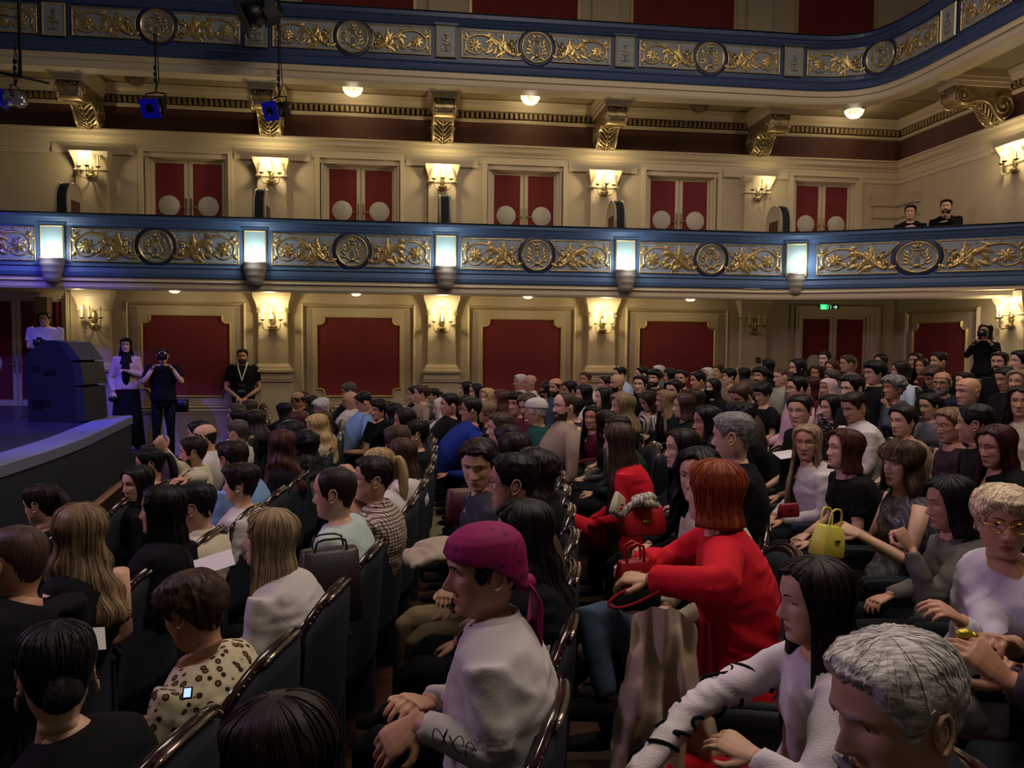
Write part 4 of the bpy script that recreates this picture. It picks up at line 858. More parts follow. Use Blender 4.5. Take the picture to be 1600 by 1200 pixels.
 (1367, 562, 38, 5, 12, 8.18, 5, -2, 'm', 'curly2', 'K', 'black', 'l', 'man with thick black curls and glasses in black shirt', {'glasses': 1}),
 (1271, 588, 32, 5, 14, 9.3, 0, 0, 'f', 'bob', 'W', 'maroon', 'l', 'woman with dark reddish hair next to the pale headscarf', {}),
 (1298, 616, 46, 4, 11, 7.45, 8, -6, 'f', 'bob', 'K', 'polka', 'l', 'woman with black fringe in black top with white polka dots', {}),
 (1377, 553, 28, 8, 19, 12.34, 25, 0, 'f', 'bob', 'K', 'black', 'l', 'dark-haired person standing out against the grey door pier', {}),
 (1398, 585, 44, 5, 11, 7.65, 0, 0, 'f', 'curly2', 'G', 'dgreybl', 'l', 'older woman with curly grey hair in grey blazer, fist at her mouth', {'chin': 1}),
 (1408, 563, 38, 6, 14, 9.36, -15, -2, 'f', 'bob', 'D', 'pale', 'l', 'woman with brown hair holding her hand up beside her face', {}),
 (1431, 550, 26, 8, 18, 11.78, 30, 0, 'm', 'short', 'D', 'black', 'l', 'dark-haired head at the edge of the rear red panel', {}),
 (1440, 559, 28, 8, 17, 11.36, 35, -2, 'f', 'wavy', 'D', 'maroon', 'l', 'woman with brown hair below the rear red panel edge', {}),
 (1468, 549, 36, 7, 15, 10.0, 0, 0, 'm', 'short', 'D', 'black', 'l', 'young man with sharp profile in black before the rear red panel', {}),
 (1453, 571, 36, 6, 13, 8.83, 12, -22, 'm', 'curly2', 'B', 'black', 'l', 'boy with thick brown hair looking down', {}),
 (1473, 581, 46, 6, 12, 8.17, 35, -2, 'm', 'bald', 'D', 'navy', 'l', 'bald man with glasses and grey stubble in navy suit', {'glasses': 1, 'beardg': 1}),
 (1514, 590, 48, 5, 9, 6.56, 2, -2, 'm', 'bald', 'D', 'black', 'l', 'bald man in black jacket in profile beside the bald man with glasses', {}),
 (1508, 580, 36, 7, 14, 9.51, 0, 0, 'm', 'short', 'D', 'black', 'l', 'dark-haired head directly behind the bald man in profile', {}),
 (1452, 613, 42, 5, 10, 7.12, 12, -8, 'f', 'pony', 'K', 'grey', 'l', 'woman with black parted hair and lowered eyes behind the updo', {}),
 (1528, 630, 50, 4, 6, 4.8, -50, 0, 'm', 'short', 'K', 'black', 'l', 'black-haired man seen from behind next to the blonde updo', {}),
 (1563, 549, 38, 7, 13, 8.98, 30, 4, 'm', 'short', 'D', 'black', 'l', 'smiling man with moustache below the standing photographer', {'beard': 1}),
 (1597, 546, 38, 7, 12, 8.48, -10, 0, 'm', 'short', 'K', 'black', 'l', 'dark-haired man cut by the picture edge below the lit sconce', {}),
 (1568, 572, 36, 6, 11, 7.75, 10, -16, 'f', 'pony', 'K', 'black', 'l', 'woman with smooth black hair looking down near the rear wall', {}),
 (1593, 577, 42, 6, 10, 7.26, 25, 4, 'f', 'bob', 'l', 'black', 'l', 'laughing blonde woman near the rear wall', {}),
 (1596, 602, 58, 5, 8, 5.96, 45, 0, 'f', 'wavy', 'D', 'cream', 'l', 'woman with dark wavy hair in cream blazer with bare neckline', {}),
 (1356, 592, 28, 6, 15, 9.96, 40, 0, 'f', 'bob', 'A', 'maroon', 'l', 'red-haired woman beside the raised fist of the grey-haired woman', {}),
]
# ================================================================ people
HZ = [.108, .106, .100, .090, .075, .055, .035, .015, -.005, -.025, -.045, -.065, -.085, -.100, -.110, -.117, -.123, -.135, -.165, -.20, -.235, -.27]
HF = [-.005, .012, .036, .057, .074, .084, .088, .088, .083, .083, .082, .082, .081, .079, .074, .060, .038, .026, .022, .026, .035, .045]
HB = [-.005, -.03, -.055, -.072, -.086, -.096, -.100, -.099, -.095, -.088, -.079, -.070, -.063, -.061, -.061, -.061, -.062, -.064, -.068, -.074, -.082, -.09]
HW = [0, .018, .040, .056, .067, .074, .077, .078, .076, .073, .070, .066, .058, .050, .046, .046, .048, .050, .052, .060, .085, .11]
_z = np.array(HZ)[::-1]; _f = np.array(HF)[::-1]; _b = np.array(HB)[::-1]; _w = np.array(HW)[::-1]
def hsec(a, z, pf=.85, wide=1.0):
    f, b, w = np.interp(z, _z, _f), np.interp(z, _z, _b), np.interp(z, _z, _w)*wide; c, s = np.cos(a), np.sin(a)
    x = np.where(c > 0, -.005+(f+.005)*np.abs(c)**pf, -.005-(-.005-b)*np.abs(c)**.92)
    return x, w*np.sign(s)*np.abs(s)**.92
def face_disp(y, z, p):
    g = lambda y0, z0, sy, sz: np.exp(-((np.abs(y)-y0)/sy)**2/2-((z-z0)/sz)**2/2)
    ns = p.get('nose', 1.0)
    h = np.interp(z, [-.054, -.048, -.040, -.032, -.012, .008, .02], [0, .011*ns, .024*ns, .022*ns, .012*ns, .005, .001]); sg = np.interp(z, [-.045, -.035, .01], [.0115, .0095, .0062])
    d = h*np.exp(-(y/sg)**2/2)+.006*g(.013, -.042, .005, .005)
    d -= .0105*g(.031, .001, .015, .0095); d += p.get('brow', .004)*g(.026, .021, .018, .006)
    d += .0035*g(.045, -.028, .014, .014); d -= .003*g(.035, -.06, .012, .014)
    d += .0055*g(0, -.0685, .016, .0035)+.0065*g(0, -.0785, .014, .0038)-.0035*g(0, -.0735, .018, .0022)-.003*g(0, -.088, .02, .004)
    d += .006*g(0, -.105, .016, .009)-.002*g(0, -.059, .004, .006)
    if p.get('mouth'): d -= .010*g(0, -.0745, .014, .0035)
    return d
def head_mb(p, near):
    """head and neck as one surface; materials 0 skin 1 lips 2 eye white 3 iris 4 hair"""
    n = 64 if near else 30
    u = np.linspace(-1, 1, n, endpoint=False); A = PI*(u-.58*np.sin(PI*u)/PI)
    lo = np.arange(.046, -.112, -.0042 if near else -.0085)
    zs = np.r_[[.1078, .1065, .1035, .098, .09, .08, .068, .056], lo, [-.113, -.117, -.120, -.123, -.129, -.14, -.155, -.175, -.2, -.225, -.25, -.27]]
    mb = MB(); V = []
    for z in zs:
        x, y = hsec(A, z, wide=p.get('wide', 1.0)); c = np.cos(A)
        m = np.clip(c*2.2, 0, 1); x = x+face_disp(y, z, p)*m
        V.append(np.stack([x, y, np.full(n, z)], 1))
    V = np.concatenate(V); k = len(zs); f = []; m = []
    for i in range(k-1):
        for j in range(n):
            j2 = (j+1) % n; f.append((i*n+j, (i+1)*n+j, (i+1)*n+j2, i*n+j2)); q = V[i*n+j]
            zc = (zs[i]+zs[i+1])/2; yc = (V[i*n+j][1]+V[i*n+j2][1])/2
            lip = abs(zc+.0735) < .0088*(1-(yc/.026)**2 if abs(yc) < .026 else 0) and q[0] > .05
            m.append(1 if lip else 0)
    f.append(tuple(range(n))); m.append(0)
    mb.add(V, f, m, True)
    def sx(y, z):
        a = math.asin(min(.99, abs(y)/np.interp(z, _z, _w)))
        x, _ = hsec(np.array([a]), z); return float(x[0]+face_disp(np.array([y]), np.array([z]), p)[0]*min(1, math.cos(a)*2.2))
    ne = 10 if near else 6
    closed = p.get('closed')
    for s in (-1, 1):
        x0 = sx(.031, .001)
        if closed:
            ball(mb, (x0-.004, s*.031, .0), (.008, .015, .0085), ne, 0)
            tube(mb, [(x0+.0035-.004*abs(t)**2, s*(.031+.013*t), -.0035-.001*t*t*-2) for t in (-1, -.4, .2, .7, 1)], .0012, 4, 4)
        else:
            ball(mb, (x0-.0055, s*.031, .0), (.0095, .0145, .0062), ne, 2); ball(mb, (x0+.0005, s*.031+p.get('gaze', 0)*.005, .0003), (.004, .0055, .0056), ne, 3)
            tube(mb, [(x0+.005-.0045*t*t, s*(.031+.0145*t), .0060-.004*t*t) for t in (-1, -.5, 0, .5, 1)], [.0008, .0016, .002, .002, .001], 5, 4)
            tube(mb, [(x0+.004-.0035*t*t, s*(.031+.0145*t), .0085-.0035*t*t) for t in (-1, -.5, 0, .5, 1)], .0022, 5, 0)
        xb = sx(.03, .022); by = .0 if p.get('sex') == 'm' else .003
        tube(mb, [(sx(.031+.019*t, .02)+.0012-.002*max(0, t)**2, s*(.031+.019*t), .0185+by+.004*(1-(t-.15)**2)-(.004 if p.get('frown') and t < 0 else 0)*abs(t)) for t in (-1, -.5, 0, .5, 1)], [(.0035, .0018), (.0038, .002), (.0033, .002), (.0026, .0016), (.001, .001)] if p.get('sex') == 'm' else [(.0024, .0015), (.0026, .0015), (.0022, .0015), (.0018, .0013), (.0008, .0008)], 5, 4, up=(0, 0, 1))
        # ear
        w = float(np.interp(-.01, _z, _w))*p.get('wide', 1.0)
        if not p.get('noear'):
            E = Matrix.Translation((-.012, s*(w+.001), -.008)) @ Matrix.Rotation(s*.45, 4, 'Z') @ Matrix.Rotation(-.15, 4, 'Y'); q = MB()
            ball(q, (0, s*.002, 0), (.016, .006, .028), 10 if near else 6, 0)
            if near: tube(q, [(.012, s*.004, -.004), (.014, s*.007, .014), (.006, s*.010, .028), (-.008, s*.012, .029), (-.018, s*.012, .015), (-.019, s*.011, -.003), (-.012, s*.009, -.02), (-.002, s*.006, -.03), (.006, s*.004, -.027)], [.003, .0035, .004, .004, .004, .004, .004, .006, .004], 6, 0)
            if near: tube(q, [(.003, s*.007, .012), (-.007, s*.009, .010), (-.008, s*.008, -.006), (.004, s*.008, -.014)], .0025, 5, 0)
            mb.join(q, E)
    return mb
_c1 = [.064, .066, .062, .040, .020, -.030, -.034, .006, -.010, -.052, -.070]; _ca = [0, 22, 36, 48, 60, 70, 82, 92, 106, 135, 180]
def hair_mb(style, near, p, rs):
    n, m = (84, 30) if near else (36, 14)
    mb = MB(); a = np.linspace(-PI, PI, n, endpoint=False); ad = np.abs(np.degrees(a))
    ph = rs.uniform(0, 2*PI, 12)
    rid = sum(np.sin(a*k+ph[i])*w for i, (k, w) in enumerate(((7, .5), (13, .6), (23, .7), (37, .6))))
    long_ = p.get('len', 0)
    ztop = np.full(n, .108); off = .012; flare = 0; wave = 0; curl = 0; amp = .0012; part = False; bang = p.get('bang')
    if style in ('short', 'quiff'): zend = np.interp(ad, _ca, _c1)+(rs.uniform(-.004, .004, n)*(ad < 60) if near else 0); off = .014; amp = .0 if near else .001
    elif style == 'buzz': zend = np.interp(ad, _ca, _c1); off = .0025; amp = .0002
    elif style == 'ring': zend = np.interp(ad, _ca, [.092, .092, .088, .075, .04, -.025, -.03, .004, -.012, -.062, -.082]); off = .005; amp = .0006
    elif style == 'bald': zend = np.interp(ad, _ca, [.05, .05, .05, .04, .02, -.02, -.025, .004, -.012, -.055, -.075]); off = .0016; amp = .0; ztop = np.interp(ad, [0, 70, 90, 180], [.06, .05, .03, .035])
    elif style == 'curly2': zend = np.interp(ad, _ca, [.046, .048, .048, .034, .012, -.02, -.03, -.0, -.02, -.065, -.085]); off = .028; curl = .011
    elif style in ('pixie', 'pixie2'): zend = np.interp(ad-12*np.sign(a)*0, _ca, [.046, .050, .042, .018, -.008, -.035, -.045, -.035, -.045, -.075, -.092]); off = .020; amp = .0032; wave = .004; curl = .004
    elif style == 'cap': zend = np.interp(ad, [0, 90, 180], [.052, .028, .01]); off = .012; amp = .0004
    elif style in ('pony', 'bun', 'updo', 'slick'): zend = np.interp(ad, _ca, [.068, .067, .060, .045, .026, -.008, -.014, .002, -.02, -.068, -.088]); off = .011 if style != 'updo' else .018; amp = .001 if style != 'updo' else .003
    elif style in ('bob', 'bang', 'long', 'wavy', 'curly', 'hijab'):
        A0 = p.get('open', 62); lw = {'bob': -.138, 'bang': -.150, 'long': -.36, 'wavy': -.34, 'curly': -.24, 'hijab': -.24}[style]
        if long_: lw = -.10-long_
        fh = .030 if (bang or style == 'bang') else .064
        pt = p.get('part', rs.choice([-1, 1])*rs.uniform(6, 22)); ar = np.abs(np.degrees(a)-pt*np.clip(1-ad/70, 0, 1))
        zend = np.interp(ar, [0, A0-26, A0-14, A0-7, A0, A0+6], [fh, fh-.004, fh-.012, .005, -.06, lw+.02] if (bang or style in ('bang', 'hijab')) else [.078, .064, .040, .004, -.06, lw+.02]); zend = np.where(ar > A0+6, lw, zend)
        zend = zend+(rs.uniform(-.012, .012, n) if near and style not in ('hijab', 'bob') else 0)*(ad > A0)
        off = {'bob': .020, 'bang': .022, 'long': .014, 'wavy': .019, 'curly': .036, 'hijab': .010}[style]; amp = {'hijab': .0008, 'bob': .0016}.get(style, .0028)
        flare = {'bob': .012, 'bang': .022, 'curly': .04, 'wavy': .02, 'long': .0, 'hijab': .02}[style]; wave = .010 if style in ('wavy', 'bang') else 0; curl = .014 if style == 'curly' else 0
    volume = p.get('vol', 1.0); off *= volume
    s = np.linspace(0, 1, m)**1.0; O = np.zeros((m, n, 3)); I = np.zeros((m, n, 3))
    for j in range(m):
        # first third follows the dome in polar steps
        z = ztop-(ztop-zend)*(s[j]**1.55)
        f, b, w = np.interp(z, _z, _f), np.interp(z, _z, _b), np.interp(z, _z, _w)
        c, sn = np.cos(a), np.sin(a)
        hang = np.clip((-.01-z)/.09, 0, 1)*(zend < -.10)
        hf = np.interp(-z, [0, .10, .2, .4], [.085, .078, .085, .10]); hb = np.interp(-z, [0, .08, .16, .26, .45], [-.100, -.098, -.105, -.150, -.165]); hw = np.interp(-z, [0, .08, .17, .26, .45], [.080, .078, .082, .115, .125])
        if style == 'bob' or (long_ and long_ < .2): hb = np.interp(-z, [0, .08, .2], [-.100, -.096, -.10])
        f = f*(1-hang)+hf*hang; b = b*(1-hang)+hb*hang; w = w*(1-hang)+hw*hang
        ex = .9
        x = np.where(c > 0, -.005+(f+.005)*np.abs(c)**.85, -.005-(-.005-b)*np.abs(c)**ex); y = w*np.sign(sn)*np.abs(sn)**ex
        tt = np.clip((ztop-z)/.03, 0, 1)
        edge = (np.clip((1-s[j])*6+np.clip((ad-50)/15, 0, 1), .25, 1) if style not in ('hijab', 'cap', 'bang') else 1) if zend.min() < -.1 or style == 'cap' else np.clip((1-s[j])*4, .10, 1)
        if style in ('short', 'quiff', 'pixie'): edge = edge*np.where(ad < 60, 1.25, 1)*np.interp(z, [-.06, .0, .05, .09], [.35, .55, .9, 1.15])
        d = off*(.45+.55*np.clip((z+.0)/.07+.6, 0.5, 1.2))*edge+rid*amp*tt*min(1, s[j]*3)+flare*np.clip((-z-.03)/.12, 0, 1)*hang
        if wave: d = d+wave*np.sin(z*48+ph[0]+2.2*np.sin(a*2+ph[1]))*np.clip(s[j]*1.6-.2, 0, 1)
        nx = c/.09; ny = sn/.08; L = np.sqrt(nx*nx+ny*ny); nx /= L; ny /= L
        zz = z+off*.8*np.clip((z-.05)/.055, 0, 1)
        O[j] = np.stack([x+nx*d*tt**.5, y+ny*d*tt**.5, zz], 1)
        if p.get('sweep'): O[j][:, 0] += -.0
        th = .004 if off < .006 else .013
        I[j] = np.stack([x+nx*(d-th), y+ny*(d-th), zz-.006*(s[j] < .3)], 1)
    if style in ('short', 'quiff') and near: amp = 0
    if near and not curl and style in ('short', 'quiff', 'long', 'bob', 'wavy', 'bang', 'updo'): curl = .0045 if style in ('short', 'quiff', 'updo') else .0018
    if curl:
        for j in range(m):
            for i in range(n):
                q = Vector(O[j][i]); v = noise.noise(q*(42 if style != 'curly' else 30)+Vector((ph[0], 0, 0)))+.5*noise.noise(q*85); dd = q-Vector((-.01, 0, min(q.z, .02))); dd.normalize(); O[j][i] = q+dd*(v*curl*min(1, j/m*3+.3))
    if near and style not in ('bald', 'buzz', 'hijab', 'cap', 'ring'):
        for q_ in range(90 if p.get('hero') else 45):
            i0 = rs.randint(n); dr = rs.uniform(-.12, .12)*(1 if style in ('short', 'pixie', 'pixie2', 'curly2') else .6); j0 = rs.randint(1, m//3); j1 = m if rs.rand() < .6 else rs.randint(m//2, m); r_ = rs.uniform(.0016, .0034)*(.45 if style in ('short', 'pixie', 'pixie2', 'updo') else 1)
            if zend[i0] > .03 and rs.rand() < .6: continue
            P = [O[j][int(i0+dr*(j-j0)*3) % n] for j in range(j0, j1)]; c_ = np.array([-.01, 0, .0]); P = [q2+(q2-c_*1.0-np.array([0, 0, min(q2[2], .02)]))/np.linalg.norm(q2-c_-np.array([0, 0, min(q2[2], .02)])+1e-6)*r_*rs.uniform(.2, .5) for q2 in P]
            if len(P) < 4 or max(np.linalg.norm(np.diff(np.array(P), axis=0), axis=1)) > .05: continue
            u_ = rs.rand(); k0 = mb.n; tube(mb, P, [r_*min(1, .35+k_*.3)*(1-.85*(k_/len(P))**3) for k_ in range(len(P))], 5); mb.uv[-1] = mb.uv[-1]*[.02, .6]+[u_, 0]
    V = np.concatenate([O.reshape(-1, 3), I.reshape(-1, 3)]); K = m*n; f = []
    for j in range(m-1):
        for i in range(n):
            i2 = (i+1) % n; f.append((j*n+i, (j+1)*n+i, (j+1)*n+i2, j*n+i2)); f.append((K+j*n+i, K+j*n+i2, K+(j+1)*n+i2, K+(j+1)*n+i))
    for i in range(n):
        i2 = (i+1) % n; f.append(((m-1)*n+i, K+(m-1)*n+i, K+(m-1)*n+i2, (m-1)*n+i2)); 
        if style == 'bald': f.append((i, i2, K+i2, K+i))
    uv = [(i/n, 1-j/m*.8) for j in range(m) for i in range(n)]*2
    if style not in ('none',): mb.add(V, f, 0, True, uv)
    def tail(P, r, k=14, amp2=.1):
        P = dens(P, .02); q = MB(); R = np.interp(np.linspace(0, 1, len(P)), np.linspace(0, 1, len(r)), r)
        tube(q, P, R, k, 0, up=(0, 1, 0)); W_ = q.v[0]; nn = len(P)
        for i in range(nn):
            for j in range(k): W_[i*k+j] = P[i]+(W_[i*k+j]-P[i])*(1+amp2*math.sin(j*2.7+ph[3]+.3*math.sin(i*.35)))
        mb.join(q)
    if style == 'pony': tail([(-.09, 0, p.get('ph', .02)), (-.135, 0, p.get('ph', .02)+.012), (-.155, .01, -.05), (-.15, .015, -.12), (-.15, .0, -.12-p.get('tl', .12))], [.020, .027, .030, .027, .008])
    if style in ('bun', 'updo', 'slick'):
        bz = {'bun': .045, 'updo': .02, 'slick': -.04}[style]; q = MB(); r = {'bun': .042, 'updo': .06, 'slick': .045}[style]; ball(q, (0, 0, 0), (r*.8, r, r), 18, 0); W_ = q.v[0]
        for i in range(len(W_)):
            v = Vector(W_[i]); W_[i] = v*(1+.16*noise.noise(v*45+Vector((ph[2], 0, 0)))+.06*math.sin(math.atan2(v.z, v.y)*3+v.length*90))
        q.uv = [np.random.RandomState(3).rand(len(W_), 2)*[.6, .1]]
        mb.join(q, Matrix.Translation((-.095 if style != 'bun' else -.085, 0, bz if style != 'bun' else .07)))
    return mb
def hijab_mb():
    mb = MB(); n = 48; A = np.linspace(-PI, PI, n, endpoint=False); V = []; rows = []
    for z, k in ((-.098, 1.02), (-.115, 1.04), (-.13, 1.25), (-.15, 1.5), (-.18, 1.75), (-.22, 1.95), (-.27, 2.3), (-.31, 2.6)):
        for a in A: rx = .05*k if math.cos(a) > 0 else .052*k; V.append((-.012+(.075 if z > -.12 and math.cos(a) > 0 else rx)*math.cos(a)+.004*math.sin(a*9), (.052 if z > -.12 else .05*k)*math.sin(a), z+.01*math.sin(a*3)))
    r = len(V)//n; mb.add(V, [(j*n+i, (j+1)*n+i, (j+1)*n+(i+1) % n, j*n+(i+1) % n) for j in range(r-1) for i in range(n)]); return mb
def hand_src(curl=.5, fist=False):
    """wrist at origin, fingers to +x, palm down, thumb on +y"""
    mb = MB(); tube(mb, [(-.02, 0, 0), (.01, 0, 0), (.04, .002, .001), (.07, .0, .002), (.092, -.002, 0)], [(.013, .024), (.014, .028), (.015, .038), (.013, .042), (.009, .038)], 12, up=(0, 0, 1), ex=.85)
    for i, (y, L, c0) in enumerate(((.029, .072, .9), (.010, .080, 1.0), (-.010, .074, 1.05), (-.029, .058, 1.15))):
        p = np.array([.082-.004*abs(i-1), y, .001]); ang = -curl*.35*c0; P = [p]; R = [.0095]; yaw = y*2.6
        for q, seg in enumerate((.45, .30, .25)):
            ang -= (1.45 if fist else curl*.55*c0)*(1 if q else .6); d = np.array([math.cos(ang)*math.cos(yaw), math.cos(ang)*math.sin(yaw)*(0 if fist else 1), math.sin(ang)])
            P.append(P[-1]+d*L*seg*.5); P.append(P[-1]+d*L*seg*.5); R += [.0088-.0008*q, .0086-.001*q]
        R[-1] = .005; tube(mb, P, R, 8)
    tube(mb, [(.012, .022, -.006), (.035, .046, -.012), (.056, .060, -.018), (.074, .062 if not fist else .045, -.022), (.086, .056 if not fist else .03, -.026)], [.012, .0125, .0105, .0095, .006], 8)
    return mb
def fuse(mb, vox, smooth=2, disp=0, dscale=.12, name='tmp', seed=0, ztop=None):
    me = mb.mesh('tmp', []); o = bpy.data.objects.new('tmp', me); COL.objects.link(o)
    r = o.modifiers.new('r', 'REMESH'); r.mode = 'VOXEL'; r.voxel_size = vox; r.use_smooth_shade = True
    if smooth: s = o.modifiers.new('s', 'SMOOTH'); s.iterations = smooth; s.factor = .6
    dg = bpy.context.evaluated_depsgraph_get(); e = o.evaluated_get(dg); m2 = e.to_mesh()
    V = np.empty(len(m2.vertices)*3); m2.vertices.foreach_get('co', V); V = V.reshape(-1, 3); Nn = np.empty(len(m2.vertices)*3); m2.vertices.foreach_get('normal', Nn); Nn = Nn.reshape(-1, 3)
    F = [tuple(p.vertices) for p in m2.polygons]; e.to_mesh_clear(); bpy.data.objects.remove(o); bpy.data.meshes.remove(me)
    if disp:
        sd = seed*1.7
        for i in range(len(V)):
            q = V[i]; a = noise.noise(Vector((q[0]*7+sd, q[1]*7, q[2]*13))); b = noise.noise(Vector((q[0]*14+sd, q[1]*22+a*3, q[2]*20+a*2)))
            a = noise.noise(Vector((q[0]*4+sd, q[1]*4, q[2]*7+q[1]*3))); b = noise.noise(Vector((q[0]*6+sd+a, q[1]*7-q[2]*5, q[2]*15+a*3))); g_ = 1 if ztop is None else min(1, max(0, (ztop-q[2])/.10)); V[i] = q+Nn[i]*disp*g_*max(-.25, (1-abs(b)*2.6)*.7+.7*a)
    out = MB(); out.add(V, F, 0, True); return out
_HANDS = {}
def hand(curl=.5, fist=False, lod=0):
    k = (curl, fist, lod)
    if k not in _HANDS:
        q = hand_src(curl, fist); _HANDS[k] = fuse(q, .0036, 2) if lod else q
    return _HANDS[k]
def basis(o, x, up):
    x = np.array(x, float); x /= np.linalg.norm(x)+1e-9; z = np.array(up, float); z = z-x*(z@x); z /= np.linalg.norm(z)+1e-9; y = np.cross(z, x)
    return Matrix(((x[0], y[0], z[0], o[0]), (x[1], y[1], z[1], o[1]), (x[2], y[2], z[2], o[2]), (0, 0, 0, 1)))
# ---- cloth, hair and skin materials
def fabric(name, col, rough=.85, bump=.2, bscale=160):
    return mat('fabric_'+name, col, rough, bump=bump, bscale=bscale, spec=.15, var=.05, vscale=5)
def pattern(name, builder, rough=.8):
    key = 'fabric_'+name
    if key in MATS: return MATS[key]
    m = bpy.data.materials.new(key); m.use_nodes = True; nt = m.node_tree; N, L = nt.nodes, nt.links; b = N['Principled BSDF']; b.inputs['Roughness'].default_value = rough; b.inputs['Specular IOR Level'].default_value = .2
    tc = N.new('ShaderNodeTexCoord'); builder(N, L, tc.outputs['Object'], b); MATS[key] = m; return m
def ramp(N, L, src, stops, const=False):
    r = N.new('ShaderNodeValToRGB'); L.new(src, r.inputs[0]); e = r.color_ramp.elements
    if const: r.color_ramp.interpolation = 'CONSTANT'
    e[0].position, e[0].color = stops[0][0], rgb(stops[0][1]); e[1].position, e[1].color = stops[1][0], rgb(stops[1][1])
    for p, c in stops[2:]: q = e.new(p); q.color = rgb(c)
    return r.outputs[0]
def pt_leopard(N, L, co, b):
    n = N.new('ShaderNodeTexNoise'); n.inputs['Scale'].default_value = 9; n.inputs['Distortion'].default_value = .6; L.new(co, n.inputs['Vector'])
    v = N.new('ShaderNodeTexVoronoi'); v.inputs['Scale'].default_value = 36; v.inputs['Randomness'].default_value = 1; L.new(co, v.inputs['Vector'])
    a = N.new('ShaderNodeMath'); a.operation = 'MULTIPLY_ADD'; L.new(n.outputs['Fac'], a.inputs[0]); a.inputs[1].default_value = .5; L.new(v.outputs['Distance'], a.inputs[2])
    L.new(ramp(N, L, a.outputs[0], [(0, '7a5830'), (.42, '6a4826'), (.47, '1a120c'), (.58, '1a120c'), (.64, 'b3a684'), (.9, 'c0b492')]), b.inputs['Base Color'])
def pt_check(N, L, co, b):
    mx = N.new('ShaderNodeVectorMath'); mx.operation = 'SCALE'; L.new(co, mx.inputs[0]); mx.inputs['Scale'].default_value = 340
    s = N.new('ShaderNodeSeparateXYZ'); L.new(mx.outputs[0], s.inputs[0]); outs = []
    for i in (1, 2):
        q = N.new('ShaderNodeMath'); q.operation = 'SINE'; L.new(s.outputs[i], q.inputs[0]); g = N.new('ShaderNodeMath'); g.operation = 'GREATER_THAN'; L.new(q.outputs[0], g.inputs[0]); g.inputs[1].default_value = .35; outs.append(g.outputs[0])
    a = N.new('ShaderNodeMath'); a.operation = 'ADD'; L.new(outs[0], a.inputs[0]); L.new(outs[1], a.inputs[1]); d = N.new('ShaderNodeMath'); d.operation = 'MULTIPLY'; L.new(a.outputs[0], d.inputs[0]); d.inputs[1].default_value = .5
    L.new(ramp(N, L, d.outputs[0], [(0, 'b9ab9c'), (.3, '6a5548'), (.8, '3d2c26')], True), b.inputs['Base Color'])
def pt_dots(bg, fg, sc_, th):
    def f(N, L, co, b):
        v = N.new('ShaderNodeTexVoronoi'); v.inputs['Scale'].default_value = sc_; v.inputs['Randomness'].default_value = .4; L.new(co, v.inputs['Vector'])
        L.new(ramp(N, L, v.outputs['Distance'], [(0, fg), (th, bg)], True), b.inputs['Base Color'])
    return f
def pt_lines(bg, fg, sc_, dist, lo, hi):
    def f(N, L, co, b):
        w = N.new('ShaderNodeTexWave'); w.inputs['Scale'].default_value = sc_; w.inputs['Distortion'].default_value = dist; w.inputs['Detail'].default_value = 1; w.inputs['Detail Scale'].default_value = 1.2; L.new(co, w.inputs['Vector'])
        L.new(ramp(N, L, w.outputs['Fac'], [(0, bg), (lo, fg), (hi, bg)], True), b.inputs['Base Color'])
    return f
CL = dict(black='0c0c0f', plum='2a1c2a', cream='c2b79c', white='bfb8b2', olive='8f9078', blue='6f8db4', palegreen='a9b8ae', tan='8a7462', grey='5e5b60', royal='1c2f7a', navy='14182c', maroon='4c1420', green='173c38', slate='3a4254', beige='8d7c6b', red='c01826', dgreen='1d2d28', pale='a9b2c0', brown='3c2e26', plaid='4a1a1c', dgrey='35363c', pink='c49aa4', skin='33222a', pinkw='b79a98', dgreybl='3a3b44', dark='1a1f28', cardi='5e5a54', whitecable='c2bcc4', khaki='7a6a4c', denim='3e4f60', dbrown='2a1816', grey2='4a484c')
def cloth(c):
    if c == 'leopard': return pattern(c, pt_leopard)
    if c == 'check': return pattern(c, pt_check)
    if c == 'polka': return pattern(c, pt_dots('101014', 'd8d4d8', 34, .16))
    if c == 'bw': return pattern(c, pt_lines('b8b0ac', '141417', 5, 3, .55, .9))
    if c == 'greyprint': return pattern(c, pt_lines('4a464c', '8d8a88', 9, 9, .82, .93))
    if c == 'blackprint': return fabric('black', CL['black'])
    if c == 'plaid': return pattern(c, pt_lines('4a1a1c', '15090b', 14, .4, .5, .8))
    if c == 'scribble': return fabric('soft_white', 'cfc6c6', bump=.5, bscale=200)
    if c == 'whitecable': return mat('fabric_cable', CL[c], .9, bump=.9, bscale=60, spec=.1, stretch=(1, 1, .25))
    return fabric(c, CL[c])
HC = dict(K='0b0808', D='1c110c', B='33221a', A='3c1c14', R='7c3414', W='320c10', L='9c8458', l='5e4b36', h='75604a', P='c0ae8c', G='6e6b67', g='443e38', S='aca79e', Z='3f2a22')
